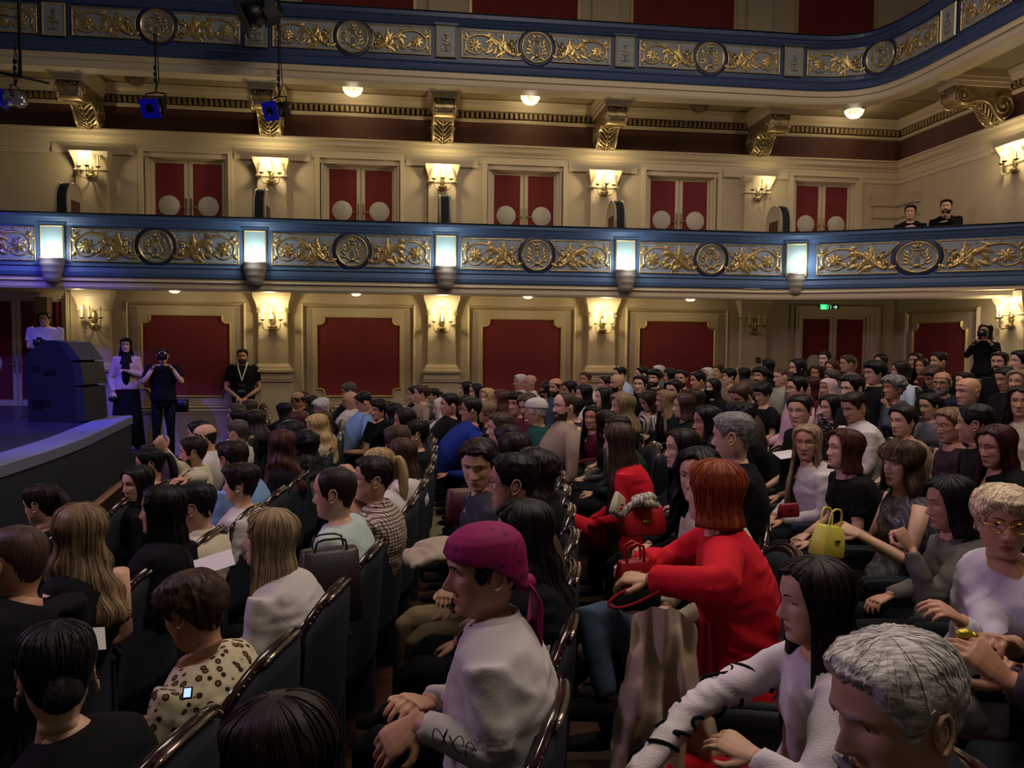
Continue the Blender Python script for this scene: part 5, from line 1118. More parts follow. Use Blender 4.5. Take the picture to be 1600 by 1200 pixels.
def hairmat(c, swept=False):
    key = 'hair_'+c+('_swept' if swept else '')
    if key in MATS: return MATS[key]
    m = bpy.data.materials.new(key); m.use_nodes = True; N, L = m.node_tree.nodes, m.node_tree.links; b = N['Principled BSDF']; b.inputs['Roughness'].default_value = .48; b.inputs['Specular IOR Level'].default_value = .22
    uv = N.new('ShaderNodeUVMap'); mp = N.new('ShaderNodeMapping'); mp.inputs['Scale'].default_value = (70, 3, 1); L.new(uv.outputs[0], mp.inputs[0])
    if swept:
        tc = N.new('ShaderNodeTexCoord'); L.new(tc.outputs['Object'], mp.inputs[0]); mp.inputs['Scale'].default_value = (22, 120, 60); mp.inputs['Rotation'].default_value = (.2, .3, .5)
    n = N.new('ShaderNodeTexNoise'); n.inputs['Scale'].default_value = 1.6; n.inputs['Detail'].default_value = 5; L.new(mp.outputs[0], n.inputs['Vector'])
    base = np.array(rgb(HC.get(c, '24160f'))[:3]); hi = {'h': rgb('b09870')[:3], 'l': rgb('927a56')[:3], 'B': rgb('50392a')[:3]}.get(c, tuple(np.minimum(base*1.8+.002, 1)))
    r = N.new('ShaderNodeValToRGB'); L.new(n.outputs['Fac'], r.inputs[0]); r.color_ramp.elements[0].position = .35; r.color_ramp.elements[0].color = tuple(base*.55)+(1,); r.color_ramp.elements[1].position = .68; r.color_ramp.elements[1].color = tuple(hi)+(1,); L.new(r.outputs[0], b.inputs['Base Color'])
    bp = N.new('ShaderNodeBump'); bp.inputs['Strength'].default_value = .8; bp.inputs['Distance'].default_value = .003; L.new(n.outputs['Fac'], bp.inputs['Height']); L.new(bp.outputs[0], b.inputs['Normal']); MATS[key] = m; return m
SK = ['b88a6c', 'c49a7e', 'a87a5c', 'c9a184', 'b0826a', '9a6e52']
def skin(i): return mat('skin_%d' % i, SK[i], .5, spec=.35, bump=.06, bscale=300, sss=.12)
eyew = mat('eye_white', 'cfc8c4', .2); iris = mat('dark_iris', '1a100a', .1, spec=.7)
def lipm(k): return mat('lip_'+k, {'red': '8a1c26', 'rose': '94504a', 'm': '8f5a4c'}[k], .4)
glassm = mat('glasses_frame', '0a0a0c', .2, spec=.6); goldm = mat('gold_jewellery', 'd8a848', .2, metal=1); pearl = mat('pearl', 'e6e0dc', .2, spec=.8)
def glasses_mb(sx_=.0, thin=.0017):
    mb = MB()
    for s in (-1, 1):
        P = [(.098-.010*abs(math.cos(q)*.5+.5)**2*.6, s*(.032+.024*math.cos(q)), -.002+.017*math.sin(q)) for q in np.linspace(0, 2*PI, 17)]; tube(mb, P, thin, 5, up=(1, 0, 0), cap=False)
        tube(mb, [(.090, s*.056, .004), (.05, s*.078, .004), (-.01, s*.082, .002), (-.03, s*.08, -.012)], thin, 5)
    tube(mb, [(.098, -.010, .002), (.104, 0, .004), (.098, .010, .002)], thin, 5); return mb
def arm(mb, S, E, Wr, r=(.052, .046, .040, .036, .030), m=0):
    S, E, Wr = map(np.array, (S, E, Wr)); P = [S, S*.5+E*.5, E*.92+S*.08, E*.9+Wr*.1, E*.5+Wr*.5, Wr]; tube(mb, P, [r[0], r[1], r[2], r[2], r[3], r[4]], 12, m, up=(0, 0, 1))
def person(i, loc, rz, hc, hyaw, hpitch, sex, style, hcol, top, slv, label, hh, opt, stand=False, group='seated audience'):
    """loc: floor point under the pelvis; hc: head centre in local axes (x forward); builds body, clothes and hair"""
    near = hh >= 44; hero = hh >= 60; rs = np.random.RandomState(i+11); fem = sex == 'f'
    t = empty('person', loc, label, 'person', group, rz); sk = opt.get('skin', int(rs.choice([0, 0, 1, 1, 2, 3, 4])))
    hc = np.array(hc, float); N = hc+np.array([-.030, 0, -.140]); zp = .46 if not stand else .93
    P0 = np.array([0.0, 0, zp]); up = N-P0; Lsp = np.linalg.norm(up)
    k = Lsp/.56
    def spine(u): return P0*(1-u)+N*u+np.array([-.045, 0, 0])*math.sin(PI*u)*(1 if not stand else .3)
    hs = opt.get('hs', 1.0)
    # head
    hp = dict(sex=sex, nose=rs.uniform(.85, 1.15)*(1.0 if fem else 1.12), brow=.003 if fem else .006, wide=rs.uniform(.96, 1.04)*(.97 if fem else 1.02), mouth=opt.get('mouth'), closed=hpitch <= -14 or opt.get('closed'), gaze=opt.get('gaze', 0), noear=style in ('hijab', 'bob', 'bang', 'curly') or (fem and style in ('long', 'wavy')), frown=opt.get('lean'))
    hp.update(opt.get('face', {}))
    H = head_mb(hp, near); Rh = (Matrix.Rotation(hyaw, 4, 'Z') @ Matrix.Rotation(-hpitch, 4, 'Y') @ Matrix.Rotation(opt.get('roll', 0), 4, 'X')); Th = Matrix.Translation(hc) @ Rh @ Matrix.Scale(hs, 4)
    A = np.array(Th)
    def xf(V, neck=True):
        Q = V@A[:3, :3].T+A[:3, 3]
        if neck:
            w = np.clip((-.118-V[:, 2])/.06, 0, 1); w = (w*w*(3-2*w))[:, None]*(V[:, 2] < -.118)[:, None]
            Rb = np.array(Matrix.Rotation(hyaw*.35, 3, 'Z')); Q2 = (V-np.array([-.035, 0, -.165]))@Rb.T+N; Q = Q*(1-w)+Q2*w
        return Q
    H.v = [xf(np.concatenate(H.v))]; H.uv = [np.concatenate(H.uv)]
    body = MB(); body.join(H)
    sw = (.150 if fem else .178)*opt.get('bw', 1); dz = -.050
    Sh = {s: N+np.array([-.005, s*sw, dz]) for s in (-1, 1)}
    bare = slv == 'n'
    R = ([(0, .175, .13), (.14, .18, .135), (.36, .140, .108), (.55, .150, .118), (.68, .162, .132), (.80, .158, .112), (.90, .150, .088), (.955, .105, .070), (.99, .066, .06), (1.03, .052, .054)] if fem else [(0, .165, .13), (.14, .168, .14), (.36, .155, .125), (.55, .172, .13), (.70, .188, .132), (.82, .186, .115), (.91, .172, .092), (.96, .118, .076), (.995, .074, .065), (1.03, .058, .058)])
    bw = opt.get('bw', 1)
    def torso(mb, u0, u1, g=0, n=20, m=0):
        us = [u0]+[r[0] for r in R if u0 < r[0] < u1]+[u1]; us2 = np.unique(np.r_[us, np.linspace(u0, u1, 9)])
        tube(mb, [spine(u) for u in us2], [(np.interp(u, [r[0] for r in R], [r[1] for r in R])*bw+g, np.interp(u, [r[0] for r in R], [r[2] for r in R])*bw+g) for u in us2], n, m, up=(0, 1, 0), ex=.9)
    torso(body, .62 if bare else .72, 1.03, -.006 if bare else -.012)
    # arms
    pose = {}
    def lap(s): return Sh[s]+np.array([.02, s*.055, -.27*k]), np.array([.27, s*(.05+.03*rs.rand()), zp+.15])
    for s in (-1, 1):
        E, Wt = lap(s)
        if stand: E, Wt = Sh[s]+np.array([-.02, s*.07, -.29]), Sh[s]+np.array([.16, -s*.10+s*.0, -.42])
        pose[s] = (E, Wt)
    chin = np.array(xf(np.array([[.06, 0, -.13]]), False)[0])
    if opt.get('chin'): s = opt.get('cs', 1); pose[s] = (Sh[s]+np.array([.20, s*.02, -.20]), chin+np.array([.01, s*.03, -.05]))
    if opt.get('raise'): s = -1; pose[s] = (Sh[s]+np.array([.20, s*.05, -.10]), Sh[s]+np.array([.36, s*.0, .10]))
    if opt.get('raise2'): s = 1; pose[s] = (Sh[s]+np.array([.18, s*.06, -.2]), Sh[s]+np.array([.26, s*.04, .03]))
    if opt.get('claps'):
        for s in (-1, 1): pose[s] = (Sh[s]+np.array([.08, s*.05, -.26]), Sh[s]+np.array([.27, -s*.08, -.16]))
    if opt.get('phone'): s = 1; pose[s] = (Sh[s]+np.array([.18, .04, -.2]), Sh[s]+np.array([.33, -.02, -.03]))
    if opt.get('camera'):
        for s in (-1, 1): pose[s] = (Sh[s]+np.array([.14, s*.10, -.24]), hc+np.array([.16, s*.055, -.06]))
    if opt.get('wrists'):
        for s, (E, Wt) in opt['wrists'].items(): pose[s] = (np.array(E), np.array(Wt))
    hmb = {}
    ends = {}
    for s in (-1, 1):
        E, Wt = pose[s]; d = Wt-E; L = np.linalg.norm(d); 
        if L > .27 and not opt.get('wrists'): Wt = E+d/L*.26
        rr = (.050, .043, .037, .034, .026) if not fem else (.044, .037, .032, .029, .022)
        ends[s] = (E, Wt)
        if slv in 'sn': arm(body, Sh[s], E, Wt, rr)
        else: arm(body, Sh[s], E, Wt, (rr[0]*.7, rr[1]*.7, rr[2]*.72, rr[3]*.75, rr[4]))
        d = (Wt-E)/np.linalg.norm(Wt-E); fist = bool(opt.get('raise') and s == -1 or opt.get('raise2') and s == 1 or opt.get('chin') and s == opt.get('cs', 1) or opt.get('claps'))
        dirn = d+np.array([.25, -s*.12, -.1 if not fist else 0]); hd = hand(.8 if not fist else 1.0, fist, 1 if hero else 0)
        if opt.get('hdir') and s in opt['hdir']: dirn = np.array(opt['hdir'][s][0]); upv = opt['hdir'][s][1]; hd = hand(opt['hdir'][s][2], False, 1)
        else: upv = (0, 0, 1) if not fist else (-.6, s*.8, .2)
        T = basis(Wt, dirn, upv)
        if s < 0: T = T @ Matrix.Scale(-1, 4, (0, 1, 0))
        T = T @ Matrix.Scale(.93 if fem else 1.03, 4); body.join(hd, T)
    skirt = opt.get('skirt')
    # legs
    lg = MB(); ft = {}
    for s in (-1, 1):
        if stand: Kn, An = np.array([.02, s*.10, .50]), np.array([-.02, s*.11, .09]); hip = np.array([0, s*.085, .90])
        else: Kn, An = np.array([.44, s*.12, .52]), np.array([.47, s*.12, .10]); hip = np.array([.02, s*.085, .49])
        if opt.get('pose') == 'knee' and s == 1: Kn, An = np.array([.42, .02, .64]), np.array([.66, -.12, .30])
        if opt.get('knees') and s in opt['knees']: Kn, An = map(np.array, opt['knees'][s])
        ft[s] = (Kn, An); tgt = body if skirt else lg
        g = 1 if not fem else .92
        tube(tgt, [hip, hip*.5+Kn*.5, Kn*.93+hip*.07, Kn*.95+An*.05, Kn*.5+An*.5, An], [.088*g, .078*g, .062*g, .058*g, .052*g, .042*g if not skirt else .034], 12, up=(0, 1, 0) if not stand else (0, 1, 0))
        d = np.array([1, s*.1, 0.]) if not stand else np.array([.9, s*.3, 0]); d /= np.linalg.norm(d)
        sho = MB(); tube(sho, [An+np.array([-.04, 0, -.045])+d*.0, An+np.array([0, 0, -.045])+d*.04, An+np.array([0, 0, -.055])+d*.12, An+np.array([0, 0, -.06])+d*.18, An+np.array([0, 0, -.062])+d*.21], [(.030, .034), (.040, .040), (.030, .044), (.024, .04), (.012, .02)], 10, up=(0, 0, 1), ex=.8); sho.build('shoe', fabric('shoe', '0e0d0d'), t)
    mats_b = [skin(sk), lipm('red' if opt.get('lips') else 'm' if not fem else 'rose'), eyew, iris, hairmat('K' if hcol in 'KDWR' else 'B' if hcol not in 'SG' else hcol)]
    body.build('body', mats_b, t)
    tm = cloth(top) if top in ('leopard', 'check', 'polka', 'bw', 'greyprint', 'blackprint', 'plaid', 'scribble', 'whitecable') else cloth(top)
    vox = .012 if hh > 90 else .016
    # top garment
    T = MB(); u1 = (.99 if fem else 1.0) if slv == 'l' else .965 if fem else .99 if slv == 's' else .84
    if opt.get('highneck'): u1 = 1.0
    torso(T, 0.0, u1, .016)
    if slv != 'n':
        for s in (-1, 1):
            E, Wt = ends[s]; rr = (.066, .058, .050, .046, .038) if not fem else (.056, .049, .043, .040, .033)
            q = opt.get('puff', 1.0); rr = tuple(x*q for x in rr)
            if slv == 'l': arm(T, Sh[s]+np.array([0, -s*.008, 0]), E, E*.06+Wt*.94, rr)
            else: tube(T, [Sh[s]+np.array([0, -s*.03, 0]), Sh[s]+np.array([0, 0, .002]), Sh[s]*.5+E*.5, Sh[s]*.35+E*.65], [rr[0]*1.0, rr[0]*(1.1 if fem else 1.02), rr[1]*1.12, rr[1]*1.14], 12)
    if slv == 'n':
        for s in (-1, 1): tube(T, [spine(.8)+np.array([.10, s*.07, 0]), spine(.93)+np.array([.045, s*.085, .03]), spine(.96)+np.array([-.02, s*.085, .005]), spine(.82)+np.array([-.10, s*.07, 0])], .012, 6, up=(0, 1, 0))
    if near: T = fuse(T, vox, 2, .011 if hero else .006, seed=i, ztop=spine(u1)[2])
    T.build('top', tm, t)
    if slv == 'l' and top in ('white', 'cream', 'blue', 'palegreen', 'check', 'dgrey', 'pink', 'grey', 'pale') and not fem or opt.get('collar'):
        c = MB(); n = 26; V = []
        for r_, z_, f_ in ((.060, -.012, 0), (.063, .026, 0), (.072, .024, 0), (.085, -.016, 0)):
            for j in range(n): a = .45+(2*PI-.9)*j/(n-1); V.append(N+np.array([r_*math.cos(a)*.95-.0, r_*math.sin(a), z_-.03*max(0, math.cos(a))+.0]))
        c.add(V, [(q*n+j, q*n+j+1, (q+1)*n+j+1, (q+1)*n+j) for q in range(3) for j in range(n-1)]); c.build('collar', tm, t)
    # lower garment
    lc = opt.get('legs', 'black'); lm = cloth(lc)
    if skirt:
        S2 = MB(); tube(S2, [P0+np.array([-.12, 0, .02]), P0+np.array([.0, 0, .03]), P0+np.array([.2, 0, .05]), P0+np.array([.40, 0, .06])], [(.17, .12), (.19, .125), (.18, .11), (.17, .10)], 16, up=(0, 1, 0))
        (fuse(S2, .016, 2, .004) if near else S2).build('skirt', lm, t)
    else:
        tube(lg, [P0+np.array([-.06, 0, -.02 if not stand else -.06]), P0+np.array([.0, 0, .0]), P0+np.array([.06, 0, .02])] if not stand else [(0, 0, .84), (0, 0, .93), (0, 0, 1.0)], [(.165, .12)]*3, 12, up=(0, 1, 0))
        (fuse(lg, .016, 2, .004) if hero else lg).build('trousers', lm, t)
    # hair
    if style not in ('none', 'bandana'):
        hs_ = style; po = dict(hero=hero, len=opt.get('short', opt.get('long', 0)), bang=opt.get('bang'), vol=opt.get('vol', 1)); po.update(opt.get('hair', {}))
        hb = hair_mb(style, near, po, rs)
        hv = np.concatenate(hb.v); uvv = np.concatenate(hb.uv); w = np.clip((-.16-hv[:, 2])/.12, 0, 1)[:, None]
        Q = hv@A[:3, :3].T+A[:3, 3]; Q2 = hv@np.array(Matrix.Rotation(hyaw*.6, 3, 'Z')).T+hc; hb.v = [Q*(1-w)+Q2*w]; hb.uv = [uvv]
        if style == 'hijab':
            q = hijab_mb(); q.v = [xf(np.concatenate(q.v))]; hb.join(q)
            hb.build('headscarf', fabric(hcol, CL[hcol]), t)
        elif style == 'cap': hb.build('knitted_cap', mat('fabric_knit', 'b9b2a8', .9, bump=.8, bscale=90), t)
        else: hb.build('hair', hairmat(hcol, near and style in ('short', 'pixie', 'pixie2')), t)
        if opt.get('mask'):
            q = MB(); n = 22; V = []
            for z in (-.03, -.06, -.09, -.12, -.14):
                for j in range(n):
                    a = -1.25+2.5*j/(n-1); x, y = hsec(np.array([a]), z); V.append((float(x[0])*1.05+.012+(.016 if z > -.07 and abs(a) < .3 else 0), float(y[0])*1.06, z))
            q.add(V, [(r_*n+j, r_*n+j+1, (r_+1)*n+j+1, (r_+1)*n+j) for r_ in range(4) for j in range(n-1)]); q.v = [xf(np.concatenate(q.v), False)]; q.build('face_mask', fabric('black', CL['black']), t)
    if style == 'cap' or (style == 'ring' and False):
        hb = hair_mb('short', near, dict(vol=.7), rs); hb.v = [xf(np.concatenate(hb.v), False)]; hb.build('hair', hairmat('S'), t)
    if opt.get('beard') or opt.get('beardg') or opt.get('beard2'):
        q = MB(); n = 26; zs = [-.045, -.055, -.062, -.07, -.08, -.09, -.1, -.11, -.118]; V = []
        for z in zs:
            for j in range(n):
                a = -1.45+2.9*j/(n-1); x, y = hsec(np.array([a]), z); d = face_disp(y, np.array([z]), hp)*min(1, math.cos(a)*2.2); mouth_gap = abs(float(y[0])) < .024 and -.084 < z < -.064; cheek = z > -.058 and abs(a) < 1.15 and not (abs(a) < .42 and -.066 < z)
                o_b = -.004 if (mouth_gap or cheek or z > -.05 and abs(a) < 1.2) else .0045
                if z == -.062 and abs(float(y[0])) < .03: o_b = .0045
                V.append((float(x[0]+d[0])+o_b*math.cos(a), float(y[0])+o_b*math.sin(a), z))
        q.add(V, [(r_*n+j, r_*n+j+1, (r_+1)*n+j+1, (r_+1)*n+j) for r_ in range(len(zs)-1) for j in range(n-1)]); q.v = [xf(np.concatenate(q.v), False)]
        if opt.get('beard2'):
            q = MB(); tube(q, [(.093, -.030, -.070), (.103, -.018, -.062), (.107, 0, -.059), (.103, .018, -.062), (.093, .030, -.070)], [.003, .006, .0065, .006, .003], 8); q.v = [xf(np.concatenate(q.v), False)]
            q.build('moustache', hairmat('S'), t)
        else: q.build('beard', hairmat('G' if opt.get('beardg') else 'D' if hcol in 'KD' else 'B'), t)
    if opt.get('glasses'): q = glasses_mb(); q.v = [xf(np.concatenate(q.v), False)]; q.build('glasses', goldm if hcol in 'lP' else glassm, t)
    if opt.get('ear') or opt.get('hoop'):
        for s in (-1, 1):
            q = MB()
            if opt.get('hoop'): lathe(q, [(0, -.003), (.016, -.003), (.016, .003), (0, .003)], (-.008, s*.086, -.06), 16, axis='y')
            else: ball(q, (-.006, s*.084, -.04), .006, 8)
            q.v = [xf(np.concatenate(q.v), False)]; q.build('earring', fabric('tan', CL['tan']) if opt.get('hoop') else pearl, t)
    if opt.get('clip'):
        q = MB()
        for j in range(5): tube(q, [(-.15+.0*j, -.03+.015*j, .045), (-.165, -.03+.015*j, .02), (-.15, -.03+.015*j, -.01)], .004, 6)
        tube(q, [(-.165, -.04, .03), (-.168, .04, .03)], .006, 6); q.v = [xf(np.concatenate(q.v), False)]; q.build('hair_clip', goldm, t)
    return t, ends, N, xf, spine
# ================================================================ seats
def rowx(k, y): return .19+.95*k-(y-7.8)**2/42
def seaty(j): return .9+.56*j
def body_yaw(y): return -math.atan((7.8-y)/21)
seatfab = mat('slate_seat_fabric', '20242a', .8, bump=.3, bscale=150, spec=.25, var=.1, vscale=8)
crestw = mat('dark_glossy_crest_wood', '2a1210', .16, spec=.6, coat=.6, bump=.05, bscale=30)
crestb = mat('crest_highlight_bead', '8a7a6a', .12, metal=.75, spec=.8)
def make_seat():
    t = empty('theatre_seat', (0, 0, 0), '', 'theatre seat', 'theatre seats')
    ys = np.linspace(-.255, .255, 15); zs = np.linspace(.34, 1, 9); F_, B_ = [], []
    top = lambda y: .90-.085*(abs(y)/.255)**2.6
    for z in zs:
        for y in ys:
            zz = .34+(top(y)-.34)*(z-.34)/.66; lean = -.05*(zz-.34)/.57; cv = .045*(y/.255)**2; th = .035*(1-.5*(abs(y)/.255)**4)*(1-.4*((z-.34)/.66)**6)
            F_.append((lean+cv+th+.01, y, zz)); B_.append((lean+cv-th, y, zz))
    n = len(ys); m = len(zs); K = n*m; f = []
    for j in range(m-1):
        for i in range(n-1): f.append((j*n+i, j*n+i+1, (j+1)*n+i+1, (j+1)*n+i)); f.append((K+j*n+i, K+(j+1)*n+i, K+(j+1)*n+i+1, K+j*n+i+1))
    for j in range(m-1):
        for i in (0, n-1): f.append((j*n+i, (j+1)*n+i, K+(j+1)*n+i, K+j*n+i))
    for i in range(n-1): f.append(((m-1)*n+i, (m-1)*n+i+1, K+(m-1)*n+i+1, K+(m-1)*n+i)); f.append((i, K+i, K+i+1, i+1))
    mb = MB(); mb.add(F_+B_, f, 0, True); mb.build('backrest', seatfab, t)
    P = [(-.05*(top(y)-.34)/.57+.045*(y/.255)**2+.002, y, top(y)+.006) for y in ys]; P = [(P[0][0]+.012, -.262, .66)]+[(P[0][0], -.262, .78)]+P+[(P[0][0], .262, .78), (P[0][0]+.012, .262, .66)]
    mb = MB(); tube(mb, P, [(.012, .020)]*2+[(.016, .034)]*len(ys)+[(.012, .020)]*2, 10, up=(0, 0, 1)); cr = mb.build('crest_rail', crestw, t)
    mb = MB()
    for dx in (-.022, .012):
        Q = [(-.05+.045*(y/.255)**2+dx, y, top(y)+.020) for y in np.linspace(-.15, .15, 11)]; tube(mb, Q, [.004]+[.0085]*9+[.004], 8)
    for s in (-1, 1):
        for q in range(4): ball(mb, (-.03+.045*(.18+.02*q)**2/.065-.03, s*(.175+.022*q), top(.175+.022*q)+.022), .006, 6)
    mb.build('crest_bead', crestb, cr)
    mb = MB(); tube(mb, [(.05, 0, .41), (.07, 0, .42), (.28, 0, .43), (.46, 0, .43), (.50, 0, .41)], [(.03, .19), (.045, .215), (.05, .22), (.045, .215), (.02, .19)], 16, up=(0, 0, 1), ex=.5); mb.build('seat_cushion', seatfab, t)
    for s in (-1, 1):
        mb = MB(); tube(mb, [(.0, s*.262, .585), (.02, s*.262, .60), (.3, s*.262, .605), (.40, s*.262, .60), (.42, s*.262, .58)], [(.02, .012), (.034, .017), (.034, .017), (.034, .017), (.02, .01)], 10, up=(0, 0, 1), ex=.6); a = mb.build('armrest', seatfab, t)
        mb = MB(); prism(mb, [(.02, .0), (.30, .0), (.32, .62), (.02, .60)], s*.262-.012, s*.262+.012); mb.build('side_panel', seatfab, a)
    return t
OCC = {(p[3], p[4]): p for p in PEOPLE}
SEENSEATS = ALLSEATS if 'ALLSEATS' in globals() else set([(-2,7),(-2,8),(-2,9),(-2,10),(-2,12),(-2,13),(-2,14),(-2,15),(-2,16),(-2,17),(-2,18),(-2,19),(-2,20),(-2,21),(-2,22),(-1,3),(-1,4),(-1,5),(-1,6),(-1,7),(-1,8),(-1,9),(-1,10),(-1,11),(-1,12),(-1,13),(-1,14),(-1,15),(-1,16),(-1,17),(-1,19),(-1,20),(0,2),(0,3),(0,4),(0,5),(0,6),(0,7),(0,8),(0,9),(0,10),(0,11),(0,12),(0,13),(0,14),(0,16),(0,21),(1,2),(1,3),(1,4),(1,5),(1,6),(1,7),(1,8),(2,1),(2,2),(2,3),(2,4),(2,5),(2,6),(2,7),(2,9),(2,10),(2,11),(2,12),(3,2),(3,3),(3,4),(3,5),(3,6),(3,7),(3,8),(3,9),(3,10),(3,12),(3,13),(3,14),(4,8),(4,9),(4,12),(4,13),(5,11),(7,16),(8,16),(8,20)])
SEATS = SEATLIST if 'SEATLIST' in globals() else [(k, j) for k in range(-2, 9) for j in range(0, 23) if not (k == -2 and j < 7) and ((k, j) in OCC or (k, j) in SEENSEATS)]
proto = make_seat(); first = True
ROWN = ['row next to the stage', 'second row', 'third row', 'fourth row', 'fifth row', 'sixth row', 'seventh row', 'eighth row', 'ninth row', 'tenth row', 'eleventh row', 'last row']
for (k, j) in SEATS:
    y = seaty(j); x = rowx(k, y)
    if x < -3.3+.0 or x > 8.5: continue
    s = proto if first else copy_tree(proto); first = False
    s.location = (x, y, fz(x)); s.rotation_euler = (0, 0, PI+body_yaw(y))
    near_ = [q for q in ((k, j), (k, j-1), (k, j+1), (k-1, j), (k+1, j), (k, j-2), (k, j+2), (k-1, j-1), (k+1, j+1)) if q in OCC]
    pre = ('slate seat under the', 'slate seat beside, nearer the aisle, the', 'slate seat next to the', 'slate seat right behind the', 'slate seat right in front of the', 'slate seat two places from the', 'slate seat two places off the', 'slate seat obliquely behind the', 'slate seat obliquely before the')
    if near_:
        q = near_[0]; i_ = ((k, j), (k, j-1), (k, j+1), (k-1, j), (k+1, j), (k, j-2), (k, j+2), (k-1, j-1), (k+1, j+1)).index(q)
        pre_ = ['slate seat under the', 'empty slate seat next along from the', 'empty slate seat nearer the camera than the', 'empty slate seat right behind the', 'empty slate seat right before the', 'empty slate seat two along from the', 'empty slate seat two nearer the camera than the', 'empty slate seat obliquely behind the', 'empty slate seat obliquely before the'][i_]
        s['label'] = ' '.join((pre_+' '+OCC[q][13]).replace(',', '').split()[:16])
    else: s['label'] = 'empty slate theatre seat with glossy dark crest, %s' % ROWN[k+3]
# ================================================================ audience
WORLD = {}
def ray(px, py): return (px-800)/FPX*R2-(py-600)/FPX*U2+Fv
def wpt(px, py, d): return ray(px, py)*d+np.array([0, 0, CZ])
BODY = {}
for i, (px, py, hh, k, j, D, yaw, pit, sex, sty, hcol, top, slv, label, opt) in enumerate(PEOPLE):
    opt = dict(opt)
    if opt.get('D'): D = opt['D']
    y = seaty(j); x = rowx(k, y); by = body_yaw(y)+math.radians(yaw)*opt.get('bt', .22 if abs(yaw) < 60 else .35)
    loc = np.array([x-.17, y, fz(x)]); crown = wpt(px, py, D); rz = PI+by
    hyaw = math.radians(yaw)-by; pitch = math.radians(pit)
    Rz = np.array(Matrix.Rotation(-rz, 3, 'Z')); tol = lambda p: Rz@(np.array(p)-loc)
    Rh = np.array(Matrix.Rotation(hyaw, 3, 'Z') @ Matrix.Rotation(-pitch, 3, 'Y'))
    hs = opt.get('hs', .98 if sex == 'f' else 1.03); ho = {'buzz': .112, 'bald': .110, 'ring': .110, 'curly2': .13, 'curly': .135}.get(sty, .121)*hs
    hc = tol(crown)-Rh@np.array([-.01, 0, ho]); sh_ = max(0, hc[0]-.08)*.95; loc = loc+np.array([math.cos(rz), math.sin(rz), 0])*sh_; hc = hc-np.array([sh_, 0, 0])
    opt['hs'] = hs
    if opt.get('wr'): opt['wrists'] = {s: (tol(wpt(*a)), tol(wpt(*b))) for s, (a, b) in opt['wr'].items()}
    if opt.get('hd'): 
        q = {}
        for s, (a, b, upv, c) in opt['hd'].items(): q[s] = (Rz@(wpt(*b)-wpt(*a)), Rz@np.array(upv), c)
        opt['hdir'] = q
    if opt.get('kn'): opt['knees'] = {s: (tol(wpt(*a)), tol(wpt(*b))) for s, (a, b) in opt['kn'].items()}
    BODY[label] = person(i, tuple(loc), rz, hc, hyaw, pitch, sex, sty, hcol, top, slv, label, hh, opt)+(rz, loc, hc)
# ================================================================ hero details
def local(lbl):
    t, ends, N, xf, spine, rz, loc, hc = next(v for q, v in BODY.items() if lbl in q); R_ = np.array(Matrix.Rotation(-rz, 3, 'Z')); return t, ends, N, xf, spine, (lambda p: R_@(np.array(p)-loc))
t, ends, N, xf, spine, L_ = local('magenta bandana')
_old = hair_mb
mag = pattern('magenta_bandana', pt_dots('861650', '581244', 26, .22), .7)
rs = np.random.RandomState(5); q = hair_mb('cap', True, dict(vol=1.35), rs)
V = np.concatenate(q.v); q.uv = [np.zeros((len(V), 2))]
back = np.clip((-V[:, 0]-.0)/.09, 0, 1); low = np.clip((.06-V[:, 2])/.05, 0, 1); V = V+np.stack([0*back, 0*back, -.075*back*low-.006*low], 1)
V[:, 0] += .004*np.sin(V[:, 2]*140)*low*(np.abs(V[:, 1]) > .02)
q.v = [xf(V, False)]; q.build('bandana', mag, t)
q = MB(); ball(q, (-.112, 0, -.055), (.028, .03, .026), 14)
for s_, ln in ((-1, .27), (1, .22)):
    P = dens([(-.112, s_*.01, -.055), (-.135, s_*.02, -.10), (-.128, s_*.025, -.17), (-.120, s_*.03, -.06-ln)], .02); tube(q, P, [(.006+.0*i, .012+.030*math.sin(PI*min(1, .15+i/len(P)*.75))) for i in range(len(P))], 10, up=(1, 0, 0))
q.v = [xf(np.concatenate(q.v), False)]; q.build('bandana_tail', mag, t)
q = hair_mb('short', True, dict(vol=.25), rs); q.v = [xf(np.concatenate(q.v), False)]; q.build('hair', hairmat('K'), t)
q = MB(); tube(q, dens([N+np.array([.05, .045, .0]), N+np.array([.085, .03, -.03]), N+np.array([.10, .0, -.07])], .02), .003, 6); q.build('neck_cord', fabric('black', CL['black']), t)
# grey sleeve print of the white shirt
E_, W_ = ends[1]; q = MB()
for k_ in range(3):
    u0 = .25+.2*k_; c = E_*(1-u0)+W_*u0; P = [c+np.array([.018*math.cos(a*2+k_)-.0, 0, .022*math.sin(a*3)])+np.array([0, .044, .012]) for a in np.linspace(0, 3.4, 16)]; tube(q, P, .0016, 4)
q.build('sleeve_print', fabric('grey2', CL['grey2']), t)
# black scribble print on the white sleeve
t, ends, N, xf, spine, L_ = local('scribble print'); E_, W_ = ends[-1]; S_ = N+np.array([-.005, -.15, -.062]); q = MB(); rs = np.random.RandomState(9)
for (A_, B_, r0) in ((S_, E_, .051), (E_, W_, .039)):
    d = B_-A_; L0 = np.linalg.norm(d); d /= L0; e1 = np.cross(d, (0, 0, 1)); e1 /= np.linalg.norm(e1); e2 = np.cross(d, e1)
    for k_ in range(4):
        P = []; a0 = rs.uniform(0, 6.28); u0 = .08+.22*k_
        for w_ in np.linspace(0, 1, 26): a = a0+2.6*math.sin(w_*4.2+k_); u = u0+.12*math.sin(w_*6.28+k_)+.06*w_; P.append(A_+d*L0*u+(e1*math.cos(a)+e2*math.sin(a))*(r0+.002))
        tube(q, P, .0055, 6)
q.build('scribble_print', fabric('black', CL['black']), t)
